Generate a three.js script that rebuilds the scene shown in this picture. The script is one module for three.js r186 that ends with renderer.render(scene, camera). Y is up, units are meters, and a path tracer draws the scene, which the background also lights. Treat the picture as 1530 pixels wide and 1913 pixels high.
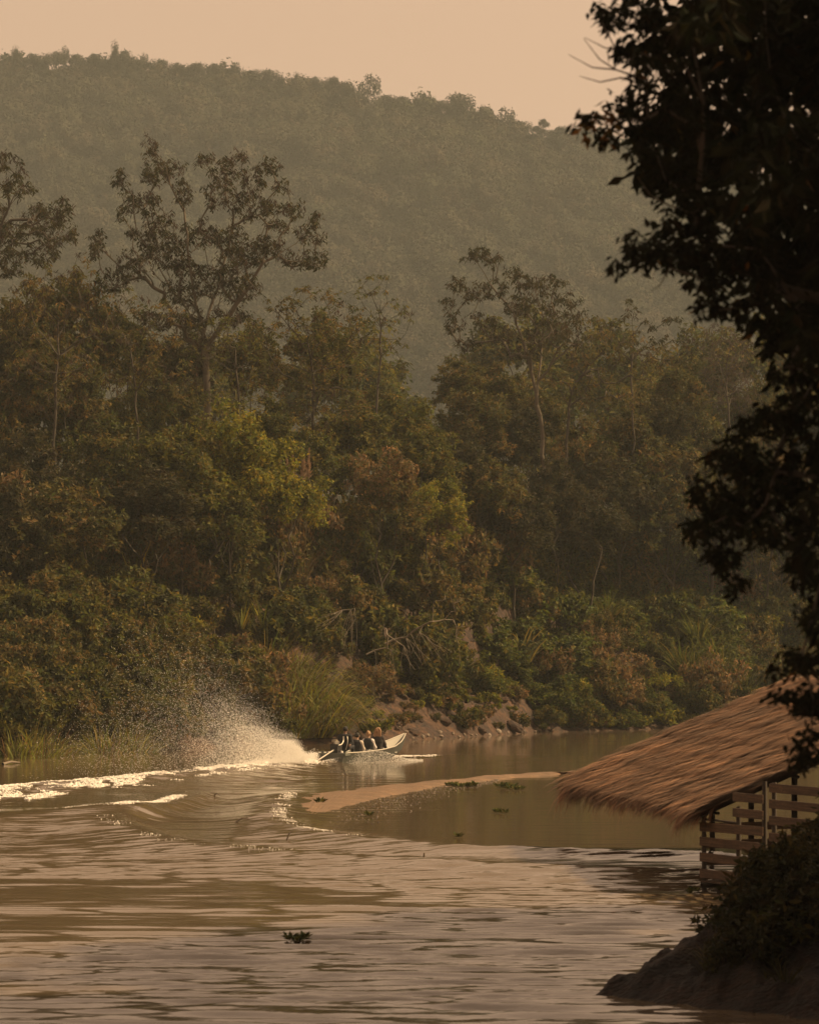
import * as THREE from 'three';
import { mergeGeometries } from 'three/addons/utils/BufferGeometryUtils.js';
import { MarchingCubes } from 'three/addons/objects/MarchingCubes.js';

// ---------------------------------------------------------------- camera, sky, sun, exposure
const F = 6375, CX = 765, HY = 1230, EYE = 4;          // lens in photograph pixels, horizon row, eye height over the water
const scene = new THREE.Scene();
const camera = new THREE.PerspectiveCamera(2 * Math.atan(HY / F) * 180 / Math.PI, 1530 / 2460, 0.5, 5000);
camera.setViewOffset(1530, 2460, 0, 0, 1530, 1913);
camera.position.set(0, EYE, 0);
camera.focus = 140; camera.userData.fStop = 3.6;
camera.updateProjectionMatrix();

const SUN_AZ = 52 * Math.PI / 180, SUN_EL = 38 * Math.PI / 180;
const toSun = new THREE.Vector3(Math.sin(SUN_AZ) * Math.cos(SUN_EL), Math.sin(SUN_EL), -Math.cos(SUN_AZ) * Math.cos(SUN_EL));
const sun = new THREE.DirectionalLight(new THREE.Color().setRGB(1.0, 0.73, 0.40), 5);
sun.position.copy(toSun).multiplyScalar(400); sun.target.position.set(0, 0, -150);
sun.castShadow = true; sun.shadow.radius = 2.5; sun.shadow.mapSize.set(4096, 4096);
Object.assign(sun.shadow.camera, { left: -160, right: 160, top: 160, bottom: -160, near: 1, far: 900 });
scene.add(sun, sun.target);

{ // dusty dry-season sky: peach near the horizon, greyer overhead, a broad glow round the sun
  const W = 256, H = 128, data = new Float32Array(W * H * 4);
  const hor = [0.93, 0.575, 0.362], zen = [0.80, 0.62, 0.47];
  for (let r = 0; r < H; r++) {
    const up = ((r + 0.5) / H - 0.5) * Math.PI, y = Math.sin(up);
    for (let c = 0; c < W; c++) {
      const az = ((c + 0.5) / W - 0.5) * 2 * Math.PI, x = Math.cos(az) * Math.cos(up), z = Math.sin(az) * Math.cos(up);
      const t = Math.pow(Math.max(0, y), 1.0), k = Math.max(0, x * toSun.x + y * toSun.y + z * toSun.z);
      const glow = 0.75 * Math.pow(k, 4);
      for (let i = 0; i < 3; i++) data[(r * W + c) * 4 + i] = 0.455 * (hor[i] * (1 - t) + zen[i] * t + glow * hor[i]);
      data[(r * W + c) * 4 + 3] = 1;
    }
  }
  const sky = new THREE.DataTexture(data, W, H, THREE.RGBAFormat, THREE.FloatType);
  sky.mapping = THREE.EquirectangularReflectionMapping; sky.magFilter = THREE.LinearFilter; sky.needsUpdate = true;
  scene.background = sky; scene.environment = sky;
}
scene.fog = new THREE.FogExp2(new THREE.Color().setRGB(0.84, 0.93, 0.92), 0.00022);

const renderer = new THREE.WebGLRenderer({ antialias: true });
renderer.toneMapping = THREE.LinearToneMapping; renderer.toneMappingExposure = 1.5;
renderer.shadowMap.enabled = true; renderer.setSize(818, 1024);

// ---------------------------------------------------------------- helpers
const V = (x, y, z) => new THREE.Vector3(x, y, z);
const P = (px, py, D) => V((px - CX) * D / F, EYE + (HY - py) * D / F, -D);          // a measured point at distance D
const G = (px, py) => { const D = F * EYE / (py - HY); return [(px - CX) * D / F, D]; };   // a measured point on the water: [x, distance]
function rng(seed) { let a = seed >>> 0; return () => { a = (a + 0x6D2B79F5) | 0; let t = Math.imul(a ^ (a >>> 15), 1 | a); t = (t + Math.imul(t ^ (t >>> 7), 61 | t)) ^ t; return ((t ^ (t >>> 14)) >>> 0) / 4294967296; }; }
const clamp = (x, a, b) => Math.min(b, Math.max(a, x)), mix = (a, b, t) => a + (b - a) * t;
const smooth = (a, b, x) => { const t = clamp((x - a) / (b - a), 0, 1); return t * t * (3 - 2 * t); };
function table(t, x) { if (x <= t[0][0]) return t[0][1]; for (let i = 1; i < t.length; i++) if (x < t[i][0]) return mix(t[i - 1][1], t[i][1], (x - t[i - 1][0]) / (t[i][0] - t[i - 1][0])); return t[t.length - 1][1]; }
const hash2 = (ix, iy) => { let h = Math.imul(ix, 374761393) + Math.imul(iy, 668265263) | 0; h = Math.imul(h ^ (h >>> 13), 1274126177); return ((h ^ (h >>> 16)) >>> 0) / 4294967296; };
function noise2(x, y) { const ix = Math.floor(x), iy = Math.floor(y), fx = x - ix, fy = y - iy, u = fx * fx * (3 - 2 * fx), v = fy * fy * (3 - 2 * fy); return mix(mix(hash2(ix, iy), hash2(ix + 1, iy), u), mix(hash2(ix, iy + 1), hash2(ix + 1, iy + 1), u), v); }
const fbm = (x, y, n = 4) => { let s = 0, a = 0.5; for (let i = 0; i < n; i++) { s += a * (noise2(x, y) * 2 - 1); x = x * 2.03 + 17.1; y = y * 2.03 + 9.7; a *= 0.5; } return s; };
const gauss = (R) => (R() + R() + R() + R() - 2) * 1.0;
const taken = {};
function numbered(n) { const k = taken[n] = (taken[n] ?? -1) + 1; return k ? n + '_' + String(k).padStart(3, '0') : n; }
function tag(o, label, category, group, kind) { Object.assign(o.userData, { label, category }); if (group) o.userData.group = group; o.userData.kind = kind ?? 'thing'; return o; }
const shade = (m) => { m.castShadow = m.receiveShadow = true; return m; };
function part(name, geo, mat, parent) { const m = shade(new THREE.Mesh(geo, mat)); m.name = name; parent.add(m); return m; }
function thing(name, label, category, group, pos) { const g = new THREE.Group(); g.name = numbered(name); if (pos) g.position.copy(pos); tag(g, label, category, group); scene.add(g); return g; }
function structure(name, geo, mat, label) { const m = shade(new THREE.Mesh(geo, mat)); m.name = numbered(name); m.userData = { kind: 'structure', label, category: name.replace(/_/g, ' ') }; scene.add(m); return m; }
function scatter(name, geo, mat, mats, cols, parent) {
  const m = shade(new THREE.InstancedMesh(geo, mat, mats.length)); m.name = parent ? name : numbered(name);
  mats.forEach((x, i) => m.setMatrixAt(i, x)); if (cols) cols.forEach((c, i) => m.setColorAt(i, c));
  m.userData.kind = 'stuff'; (parent ?? scene).add(m); return m;
}
const rgb = (r, g, b) => new THREE.Color().setRGB(r, g, b);
const std = (r, g, b, rough = 0.9, extra = {}) => new THREE.MeshStandardMaterial({ color: rgb(r, g, b), roughness: rough, ...extra });
function noiseTex(size, fn, srgb) { // tileable by construction where fn is; linear grey or colour
  const d = new Uint8Array(size * size * 4);
  for (let y = 0; y < size; y++) for (let x = 0; x < size; x++) { const c = fn(x / size, y / size), i = (y * size + x) * 4; d[i] = c[0] * 255; d[i + 1] = c[1] * 255; d[i + 2] = c[2] * 255; d[i + 3] = 255; }
  const t = new THREE.DataTexture(d, size, size); t.wrapS = t.wrapT = THREE.RepeatWrapping; t.magFilter = THREE.LinearFilter; if (srgb) t.colorSpace = THREE.SRGBColorSpace; t.needsUpdate = true; return t;
}
const tileN = (u, v, f, s = 0) => { // periodic value noise
  const x = u * f, y = v * f, ix = Math.floor(x), iy = Math.floor(y), fx = x - ix, fy = y - iy, a = fx * fx * (3 - 2 * fx), b = fy * fy * (3 - 2 * fy), w = (k) => ((k % f) + f) % f;
  return mix(mix(hash2(w(ix) + s, w(iy)), hash2(w(ix + 1) + s, w(iy)), a), mix(hash2(w(ix) + s, w(iy + 1)), hash2(w(ix + 1) + s, w(iy + 1)), a), b);
};
const tileF = (u, v, f, s = 0) => 0.5 * tileN(u, v, f, s) + 0.25 * tileN(u, v, f * 2, s + 7) + 0.15 * tileN(u, v, f * 4, s + 13) + 0.1 * tileN(u, v, f * 8, s + 29);
function gridMesh(nu, nv, fn, uvScale = 0.25) {   // fn(i,j) -> [x,y,z]
  const pos = new Float32Array((nu + 1) * (nv + 1) * 3), uv = new Float32Array((nu + 1) * (nv + 1) * 2), idx = new Uint32Array(nu * nv * 6); let k = 0;
  for (let j = 0; j <= nv; j++) for (let i = 0; i <= nu; i++) { const p = fn(i, j), n = j * (nu + 1) + i; pos.set(p, n * 3); uv[n * 2] = p[0] * uvScale; uv[n * 2 + 1] = (p[2] - p[1]) * uvScale; }
  for (let j = 0; j < nv; j++) for (let i = 0; i < nu; i++) { const a = j * (nu + 1) + i, b = a + 1, c = a + nu + 1, d = c + 1; idx[k++] = a; idx[k++] = b; idx[k++] = c; idx[k++] = b; idx[k++] = d; idx[k++] = c; }
  const g = new THREE.BufferGeometry(); g.setAttribute('position', new THREE.BufferAttribute(pos, 3)); g.setAttribute('uv', new THREE.BufferAttribute(uv, 2)); g.setIndex(new THREE.BufferAttribute(idx, 1)); g.computeVertexNormals(); return g;
}
// ---------------------------------------------------------------- land and water
const shore = [[-140, 96], [-60, 116], [-25, 131], ...[[0, 1415], [130, 1408], [330, 1400], [560, 1391], [650, 1388], [760, 1383], [860, 1378], [1000, 1368], [1240, 1362], [1500, 1357]].map(([x, y]) => G(x, y)), [60, 226], [160, 260]];
const shoreD = (x) => table(shore, x) + 0.5 * fbm(x * 0.35, 3.3, 3);
const profile = [[-6, -1.4], [0, 0], [1.2, 0.5], [5, 2.2], [9, 4.6], [14, 7.2], [24, 8.2], [70, 8.8], [330, 14], [900, 20]];
function bankH(x, s) {
  const f = smooth(0.5, 6, s) * (1 - 0.7 * smooth(60, 200, s));
  return table(profile, s + 1.6 * f * fbm(x * 0.16 + 5, s * 0.16, 3)) + f * (0.9 * fbm(x * 0.55, s * 0.55 + 40, 4) + 1.7 * smooth(3, 9, s) * fbm(x * 0.21 + 11, s * 0.26 + 4, 2)) + smooth(0, 1, s) * (0.26 * fbm(x * 2.1, s * 2.1, 3) + 0.1 * fbm(x * 6.3, s * 6.3 + 5, 2));
}
const groundAt = (x, z) => bankH(x, -z - shoreD(x));
const soilTex = noiseTex(512, (u, v) => { const a = tileF(u, v, 6), b = tileF(u, v, 40, 5), k = 0.55 + 0.55 * (a - 0.5) + 0.7 * (b - 0.5); return [clamp(0.43 * k, 0, 1), clamp(0.265 * k + 0.03 * a, 0, 1), clamp(0.18 * k + 0.02 * b, 0, 1)]; }, true);
const soilBump = noiseTex(512, (u, v) => { const k = clamp(0.5 + (tileF(u, v, 10, 3) - 0.5) * 1.2 + (tileF(u, v, 60, 9) - 0.5) * 0.6, 0, 1); return [k, k, k]; });
const soilMat = new THREE.MeshStandardMaterial({ map: soilTex, bumpMap: soilBump, bumpScale: 0.06, roughness: 0.95 });
{
  const xs = []; for (let x = -140; x < -30; x += 5) xs.push(x); for (let x = -30; x < 40; x += 0.22) xs.push(x); for (let x = 40; x <= 160; x += 5) xs.push(x);
  const ss = []; for (let s = -5; s < 0; s += 0.8) ss.push(s); for (let s = 0; s < 22; s += 0.22) ss.push(s); for (let s = 22, d = 1; s < 420; s += d, d *= 1.12) ss.push(s);
  structure('far_river_bank', gridMesh(xs.length - 1, ss.length - 1, (i, j) => { const x = xs[i], s = ss[ss.length - 1 - j]; return [x, bankH(x, s), -(shoreD(x) + s)]; }, 0.3), soilMat, 'steep reddish earth bank of the river under the thicket');
}
// the wooded hill far behind
const ridgeTable = [[-1600, 260], [-900, 170], [-400, 126], [0, 122], [150, 116], [300, 124], [400, 132], [520, 150], [640, 172], [760, 196], [860, 208], [960, 242], [1060, 250], [1300, 300], [1700, 400], [2400, 560], [3200, 640]].map(([px, py]) => [(px - CX) * 1000 / F, EYE + (HY - py) * 1000 / F - 9]);
function hillY(x, D) {
  const R = table(ridgeTable, x * 1000 / Math.max(D, 400)), t = clamp((D - 540) / 460, 0, 1.6);
  const up = t <= 1 ? 0.25 * t + 0.75 * Math.pow(t, 2.3) : 1 - (t - 1) * 0.9;
  const n = fbm(x * 0.012 + 3, D * 0.012, 4) * 16 + fbm(x * 0.05, D * 0.05, 3) * 4;
  return 14 + (R - 14) * up + n * smooth(0, 0.25, t) * (1 - smooth(0.82, 0.97, t) * 0.9);
}
structure('hill', gridMesh(150, 90, (i, j) => { const D = mix(1150, 560, j / 90), x = mix(-380, 380, i / 150); return [x, hillY(x, D), -D]; }, 0.05), std(0.03, 0.026, 0.014, 1), 'hazy wooded hill rising behind the river trees');

// the river: true waves, calm where the photograph mirrors the bank, ruffled where it mirrors the sky
const line = (pts) => pts.map(([a, b]) => G(a, b));
function nearLine(L, x, D) { // signed distance and share along
  let best = 1e9, side = 0, at = 0;
  for (let i = 1; i < L.length; i++) {
    const ax = L[i - 1][0], ay = L[i - 1][1], bx = L[i][0] - ax, by = L[i][1] - ay, t = clamp(((x - ax) * bx + (D - ay) * by) / (bx * bx + by * by), 0, 1), dx = x - ax - bx * t, dy = D - ay - by * t, d = dx * dx + dy * dy;
    if (d < best) { best = d; side = Math.sign(bx * dy - by * dx); at = (i - 1 + t) / (L.length - 1); }
  }
  return [Math.sqrt(best) * side, at];
}
function inside(L, x, D, soft) { // soft polygon membership
  let c = false, best = 1e9;
  for (let i = 0, j = L.length - 1; i < L.length; j = i++) {
    const [xi, yi] = L[i], [xj, yj] = L[j];
    if ((yi > D) !== (yj > D) && x < (xj - xi) * (D - yi) / (yj - yi) + xi) c = !c;
    const bx = xj - xi, by = yj - yi, t = clamp(((x - xi) * bx + (D - yi) * by) / (bx * bx + by * by), 0, 1), dx = x - xi - bx * t, dy = D - yi - by * t; best = Math.min(best, dx * dx + dy * dy);
  }
  return smooth(-soft, soft, (c ? 1 : -1) * Math.sqrt(best));
}
const wakeLine = line([[608, 1423], [560, 1430], [500, 1437], [430, 1445], [300, 1458], [150, 1471], [0, 1484], [-250, 1508]]);
const wakeSide = line([[640, 1426], [560, 1438], [480, 1447], [400, 1456], [300, 1472], [150, 1494], [0, 1520], [-200, 1550]]);
const bowLine = line([[600, 1424], [660, 1420], [720, 1416], [790, 1413], [900, 1408]]);
const curl = line([[352, 1496], [322, 1508], [290, 1518], [255, 1524], [212, 1536], [196, 1546], [225, 1560], [290, 1581], [380, 1592], [500, 1602], [650, 1613], [900, 1626], [1310, 1642]]);
const wash = line([[545, 1488], [527, 1505], [520, 1535], [560, 1556], [640, 1570], [750, 1581], [880, 1592], [1310, 1603]]);
const swell = line([[-150, 1556], [0, 1540], [110, 1531], [180, 1528], [215, 1531]]);
const rufA = line([[-300, 1550], [0, 1545], [110, 1533], [212, 1530], [204, 1549], [290, 1584], [480, 1601], [700, 1613], [1000, 1627], [1330, 1638], [1500, 1640], [1500, 1700], [1200, 1720], [700, 1665], [400, 1648], [0, 1642], [-300, 1640]]);
const rufB = line([[300, 1510], [400, 1500], [470, 1492], [530, 1494], [522, 1535], [600, 1566], [760, 1581], [900, 1592], [1400, 1602], [1400, 1609], [900, 1604], [700, 1598], [520, 1590], [420, 1575], [470, 1530], [480, 1505]]);
const rufC = line([[-300, 1730], [300, 1735], [620, 1690], [800, 1655], [1500, 1660], [1500, 2100], [-300, 2100]]);
const rufD = line([[380, 1450], [600, 1432], [640, 1450], [520, 1480], [420, 1490], [250, 1480]]);
const calmA = line([[-300, 1648], [300, 1650], [640, 1668], [700, 1700], [500, 1735], [200, 1745], [-300, 1735]]);
const RW = []; { const R = rng(11); for (let i = 0; i < 48; i++) { const lam = 0.3 * Math.pow(9, R() * R() * 0.6 + R() * 0.4), th = gauss(R) * 0.26; RW.push([Math.sin(th) * 6.283 / lam, Math.cos(th) * 6.283 / lam, R() * 6.28, 0.0046 * lam * (0.6 + R() * 0.8), R() * 40, lam]); } }
const rufW = line([[600, 1420], [450, 1434], [300, 1447], [150, 1458], [0, 1470], [-250, 1488], [-250, 1535], [0, 1511], [150, 1488], [300, 1471], [450, 1450], [600, 1432]]);
const RS = []; { const R = rng(19); for (let i = 0; i < 26; i++) { const lam = 0.25 * Math.pow(2.3, R()), th = gauss(R) * 0.4; RS.push([Math.sin(th) * 6.283 / lam, Math.cos(th) * 6.283 / lam, R() * 6.28, 0.0062 * lam * (0.6 + R() * 0.8), R() * 40, lam]); } }
let ruffleLevel = 0;
function waterY(x, D, ruffle) {
  const e = 2.2 * fbm(x * 0.3 + 7, D * 0.12, 3);
  let r = 0.07 + 0.16 * smooth(0.0, 0.7, fbm(x * 0.14, D * 0.05 + 8, 3) + 0.2), f = 0.12 * smooth(0.1, 0.5, fbm(x * 0.3, D * 0.1 + 3, 3));
  const A = inside(rufA, x, D, 0.6), B = inside(rufB, x, D, 0.4), Z = inside(rufD, x, D, 2.0);
  const Wk = inside(rufW, x, D, 1.2); r = Math.max(r, 0.68 * A, 0.62 * B, 0.55 * Z, 1.0 * Wk); f = Math.max(f, 0.9 * A, 0.9 * B, 0.5 * Z, 1.0 * Wk);
  const c = Math.max(0.5 * smooth(66, 56, D), inside(rufC, x, D + e, 4)), patch = 0.5 + 0.9 * fbm(x * 0.16 + 2, D * 0.09, 3), fine = smooth(-0.25, 0.35, fbm(x * 0.12 + 20, D * 0.22, 3));
  r = Math.max(r, c * clamp(1.0 + 0.7 * (patch - 0.5), 0.55, 1.4)); f = Math.max(f, c * (0.4 + 0.5 * fine));
  const calm = inside(calmA, x, D + e, 2.5); r = mix(r, 0.3 + 0.35 * smooth(-0.2, 0.4, fbm(x * 0.1, D * 0.35 + 50, 3)), calm); f *= 1 - 0.75 * calm; ruffleLevel = f;
  let y = 0; const wx = x + 0.4 * fbm(x * 0.3, D * 0.3 + 60, 3), wd = D + 0.55 * fbm(x * 0.22 + 30, D * 0.3, 3);
  for (const w of RW) if (w[5] > D * 0.0045) y += w[3] * Math.sin(w[0] * wx + w[1] * wd + w[2]) * (2.2 * smooth(0.25, 0.95, noise2(x * 0.3 + w[4], D * 0.3)));
  y *= r; const fs = Math.max(0.6 * A, 0.6 * B, 0.5 * Z, 0.8 * Wk, c * (0.12 + 0.45 * fine) * (1 - 0.7 * calm)); if (fs > 0.02) { let q = 0; const near = D * 0.0042; for (const w of RS) { const k = w[5] < near ? w[5] / near : 1; q += w[3] * Math.sin((w[0] * wx + w[1] * wd) * k + w[2]) / k * (0.4 + 1.2 * noise2(x * 0.8 + w[4], D * 0.8)); } y += fs * q; }
  let [d, t] = nearLine(wakeLine, x, D); const ch = fbm(x * 1.1, D * 1.1, 4);
  y += 0.26 * (1 - 0.45 * t) * Math.exp(-(d * d) / (0.9 + 3 * t)) * (0.65 + 0.9 * ch + 0.5 * fbm(x * 3.1, D * 3.1, 2));
  [d, t] = nearLine(wakeSide, x, D); y += 0.13 * smooth(0, 0.1, t) * Math.exp(-(d * d) / (0.8 + 4.5 * t));
  [d, t] = nearLine(bowLine, x, D); y += 0.12 * (1 - t) * Math.exp(-(d * d) / 1.2) * (0.8 + ch);
  [d, t] = nearLine(curl, x, D); { const a = mix(0.26, 0.15, smooth(0.3, 1, t)); y += a * Math.exp(-Math.pow(d - 0.3, 2) / (d > 0.3 ? 0.35 : 3.2)); }
  [d, t] = nearLine(wash, x, D); y += 0.15 * Math.exp(-Math.pow(d + 0.2, 2) / 1.0);
  [d, t] = nearLine(swell, x, D); y += 0.16 * Math.exp(-(d * d) / 4.0);
  return y;
}
const ripples = (() => { // fine wind ripples, a tile of 1.6 m, crests lying mostly across the river's length
  const R = rng(33), W = []; for (let i = 0; i < 70; i++) { const ky = Math.round(5 + 26 * R() * R()) * (R() < 0.85 ? 1 : -1), kx = Math.round(gauss(R) * 9); W.push([kx, ky, R() * 6.283, 1 / Math.pow(Math.hypot(kx, ky), 1.1)]); }
  const n = 512, h = new Float32Array(n * n); let lo = 1e9, hi = -1e9;
  for (let y = 0; y < n; y++) for (let x = 0; x < n; x++) { let s = 0; for (const w of W) s += w[3] * Math.sin(6.28319 * (w[0] * x + w[1] * y) / n + w[2]); h[y * n + x] = s; lo = Math.min(lo, s); hi = Math.max(hi, s); }
  const t = noiseTex(n, (u, v) => { const k = (h[Math.round(v * n) * n + Math.round(u * n)] - lo) / (hi - lo); return [k, k, k]; }); t.repeat.set(1 / (0.25 * 1.6), 1 / (0.25 * 1.6)); return t;
})();
const waterMats = [0.0004, 0.0012, 0.002, 0.0028, 0.0036].map((b) => new THREE.MeshPhysicalMaterial({ color: rgb(0.115, 0.082, 0.05), roughness: 0.06, ior: 1.55, bumpMap: ripples, bumpScale: b }));
{
  const rows = []; for (let D = 24; D < 33; D += 1.2) rows.push(D); for (let D = 33; D < 262; D += 0.052 * Math.max(D, 37) / 37 * (D > 140 ? 1.6 : 1)) rows.push(D);
  const nu = 300, ext = [1.2, 3, 6, 12, 25, 50, 90], level = [];
  const g = gridMesh(nu + 2 * ext.length, rows.length - 1, (i, j) => {
    const D = rows[rows.length - 1 - j], hw = 0.128 * D + 1, out = i < ext.length || i > nu + ext.length; let x;
    if (i < ext.length) x = -hw - ext[ext.length - 1 - i]; else if (i > nu + ext.length) x = hw + ext[i - nu - ext.length - 1]; else x = mix(-hw, hw, (i - ext.length) / nu);
    const y = out ? 0 : waterY(x, D); level.push(out ? 0.2 : ruffleLevel); return [x, y, -D];
  });
  const R = rng(4242), src = g.index.array, bins = waterMats.map(() => []); // how strongly each patch is ruffled picks its ripple height
  for (let k = 0; k < src.length; k += 3) bins[clamp(Math.floor(level[src[k]] * (bins.length - 1) + R()), 0, bins.length - 1)].push(src[k], src[k + 1], src[k + 2]);
  const idx = new Uint32Array(src.length); let at = 0; bins.forEach((b, m) => { idx.set(b, at); g.addGroup(at, b.length, m); at += b.length; }); g.setIndex(new THREE.BufferAttribute(idx, 1));
  structure('river', g, waterMats, 'muddy brown river with ripples and the wake of the boat');
}
{ // sand bar
  const top = line([[520, 1494], [540, 1486], [600, 1480], [700, 1468], [830, 1458], [960, 1449], [1072, 1443]]), bot = line([[524, 1514], [536, 1534], [575, 1536], [640, 1510], [720, 1490], [830, 1468], [960, 1453], [1074, 1445]]);
  const at = (L, t) => { const k = t * (L.length - 1), i = Math.min(L.length - 2, Math.floor(k)), f = k - i; return [mix(L[i][0], L[i + 1][0], f), mix(L[i][1], L[i + 1][1], f)]; };
  const sandTex = noiseTex(256, (u, v) => { const k = 0.8 + 0.35 * (tileF(u, v, 8) - 0.5) + 0.3 * (tileF(u, v, 64, 3) - 0.5); return [0.5 * k, 0.385 * k, 0.28 * k]; }, true);
  structure('sand_bar', gridMesh(120, 24, (i, j) => { const a = at(top, i / 120), b = at(bot, i / 120), v = j / 24, x = mix(a[0], b[0], v), D = mix(a[1], b[1], v) + 0.9 * fbm(x * 1.1, v * 2, 4); const e = Math.sin(Math.PI * v) * smooth(0, 0.06, i / 120); return [x, -0.03 + 0.12 * Math.pow(Math.max(0, e), 0.7) + 0.065 * fbm(x * 1.3, D * 1.3, 4), -D]; }, 0.5), new THREE.MeshStandardMaterial({ map: sandTex, roughness: 0.9, bumpMap: soilBump, bumpScale: 0.02 }), 'low tongue of orange brown sand in the river');
}
// the near bank: a dark earth point below the camera's right hand, running back under the camera
const nearShore = [[-90, -6], [-30, -2], [-6, 3], [0.5, 9], [3, 18], [4.4, 27], [5.6, 35], [4.7, 37.4], [3.6, 38.9], [2.9, 39.7], [2.15, 40.6], [2.7, 42], [3.4, 44], [3.9, 47], [4.9, 51], [6.2, 55], [8.5, 58.5], [13, 66], [22, 80], [45, 100], [90, 110]];
function nearH(x, D) {
  const [d, t] = nearLine(nearShore, x, D), s = d * -1 + 0.25 * fbm(x * 1.1, D * 1.1, 3); // right of the shore line is land
  const h = table([[-3, -1.2], [0, -0.02], [0.35, 0.24], [1.2, 0.62], [2.4, 1.35], [4, 2.2], [9, 3.0], [30, 5]], s);
  return D < 30 ? Math.min(h, mix(1.2, 2.6, smooth(8, -2, D)) + smooth(3, 12, x) * 2) + 0.0 : h + smooth(0.2, 2, s) * 0.5 * fbm(x * 0.9, D * 0.9 + 9, 4) + smooth(-0.2, 0.5, s) * 0.22 * fbm(x * 3.3, D * 3.3, 4);
}
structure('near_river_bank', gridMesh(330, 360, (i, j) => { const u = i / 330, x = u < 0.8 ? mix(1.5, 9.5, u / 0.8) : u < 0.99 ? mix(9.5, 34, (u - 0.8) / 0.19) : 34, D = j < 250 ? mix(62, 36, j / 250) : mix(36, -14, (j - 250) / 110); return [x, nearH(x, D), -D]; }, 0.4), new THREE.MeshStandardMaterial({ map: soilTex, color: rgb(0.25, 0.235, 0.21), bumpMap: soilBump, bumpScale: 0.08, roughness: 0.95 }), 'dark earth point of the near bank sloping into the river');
// ---------------------------------------------------------------- plants
class Leaves { // many small leaf blades in one geometry, with a colour per leaf
  constructor() { this.p = []; this.c = []; }
  leaf(o, d, side, len, wid, col, fold = 0.25) { // a folded lozenge: base, two edges, tip
    const n = V().crossVectors(d, side).normalize(), m = o.clone().addScaledVector(d, len * 0.45).addScaledVector(n, -fold * wid);
    const a = m.clone().addScaledVector(side, wid / 2), b = m.clone().addScaledVector(side, -wid / 2), t = o.clone().addScaledVector(d, len);
    for (const v of [o, a, t, o, t, b]) this.p.push(v.x, v.y, v.z);
    for (let i = 0; i < 6; i++) this.c.push(col[0], col[1], col[2]);
  }
  blade(o, d, side, len, wid, col, bend = 0.5, segs = 4) { // a grass blade that bows over
    const dir = d.clone().normalize(), q = o.clone(), pts = [[q.clone(), wid]];
    for (let i = 1; i <= segs; i++) { dir.y -= bend * i / segs / segs * 2; dir.normalize(); q.addScaledVector(dir, len / segs); pts.push([q.clone(), wid * (1 - Math.pow(i / segs, 1.6))]); }
    for (let i = 1; i < pts.length; i++) {
      const [p0, w0] = pts[i - 1], [p1, w1] = pts[i], a = p0.clone().addScaledVector(side, w0 / 2), b = p0.clone().addScaledVector(side, -w0 / 2), c = p1.clone().addScaledVector(side, w1 / 2), e = p1.clone().addScaledVector(side, -w1 / 2);
      const vs = i === pts.length - 1 ? [a, b, p1] : [a, b, c, b, e, c];
      for (const v of vs) { this.p.push(v.x, v.y, v.z); this.c.push(col[0], col[1], col[2]); }
    }
  }
  build() { const g = new THREE.BufferGeometry(); g.setAttribute('position', new THREE.Float32BufferAttribute(this.p, 3)); g.setAttribute('color', new THREE.Float32BufferAttribute(this.c, 3)); g.computeVertexNormals(); return g; }
}
const leafMat = new THREE.MeshPhysicalMaterial({ color: rgb(1, 1, 1), vertexColors: true, roughness: 1, specularIntensity: 0.3, transmission: 0.45, thickness: 0, side: THREE.DoubleSide });
const glossMat = new THREE.MeshPhysicalMaterial({ color: rgb(1, 1, 1), vertexColors: true, roughness: 1, specularIntensity: 0.15, transmission: 0.2, thickness: 0, side: THREE.DoubleSide });
const barkMat = std(0.055, 0.042, 0.03, 0.95), paleBark = std(0.095, 0.073, 0.05, 0.9), deadMat = std(0.16, 0.125, 0.09, 0.95);
const sph = (R) => { const z = R() * 2 - 1, a = R() * 6.2832, r = Math.sqrt(1 - z * z); return V(r * Math.cos(a), z, r * Math.sin(a)); };
const vary = (c, R, k = 0.48) => { const m = 1 + (R() - 0.5) * 2 * k, w = 1 + (R() - 0.5) * k; return [c[0] * m * w, c[1] * m, c[2] * m / w]; };
const pick = (a, R) => a[Math.floor(R() * a.length)];
const HUE = {
  olive: [[0.09234, 0.08709, 0.01383], [0.06736, 0.07258, 0.01277], [0.1141, 0.1028, 0.01596], [0.04889, 0.0508, 0.01064], [0.1304, 0.1028, 0.02128]],
  dark: [[0.02964, 0.0288, 0.008], [0.039, 0.0344, 0.0096], [0.0468, 0.0352, 0.0112], [0.0507, 0.0432, 0.0104]],
  brown: [[0.165, 0.105, 0.042], [0.13, 0.088, 0.034], [0.195, 0.125, 0.055], [0.105, 0.08, 0.022], [0.085, 0.072, 0.017]],
  rust: [[0.21, 0.13, 0.06], [0.18, 0.115, 0.05], [0.13, 0.095, 0.026]],
  lime: [[0.173, 0.1631, 0.01702], [0.1384, 0.138, 0.01702], [0.2192, 0.1882, 0.02128], [0.08652, 0.09032, 0.01277]],
  grass: [[0.1971, 0.1949, 0.02464], [0.1602, 0.168, 0.02464], [0.2464, 0.2218, 0.0336], [0.1232, 0.1344, 0.02016], [0.2341, 0.1882, 0.056]],
  vine: [[0.08148, 0.0924, 0.01277], [0.05975, 0.07146, 0.0117], [0.1195, 0.1133, 0.01915], [0.09778, 0.1084, 0.01383]],
  pod: [[0.04, 0.022, 0.015], [0.055, 0.03, 0.018], [0.035, 0.022, 0.014]],
  mixed: [[0.09234, 0.07909, 0.0149], [0.1141, 0.08389, 0.02128], [0.06518, 0.06232, 0.01277], [0.1521, 0.1019, 0.03405], [0.05432, 0.05513, 0.0117]],
  twig: [[0.07, 0.048, 0.038], [0.06, 0.044, 0.033], [0.085, 0.06, 0.04]],
};
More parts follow.
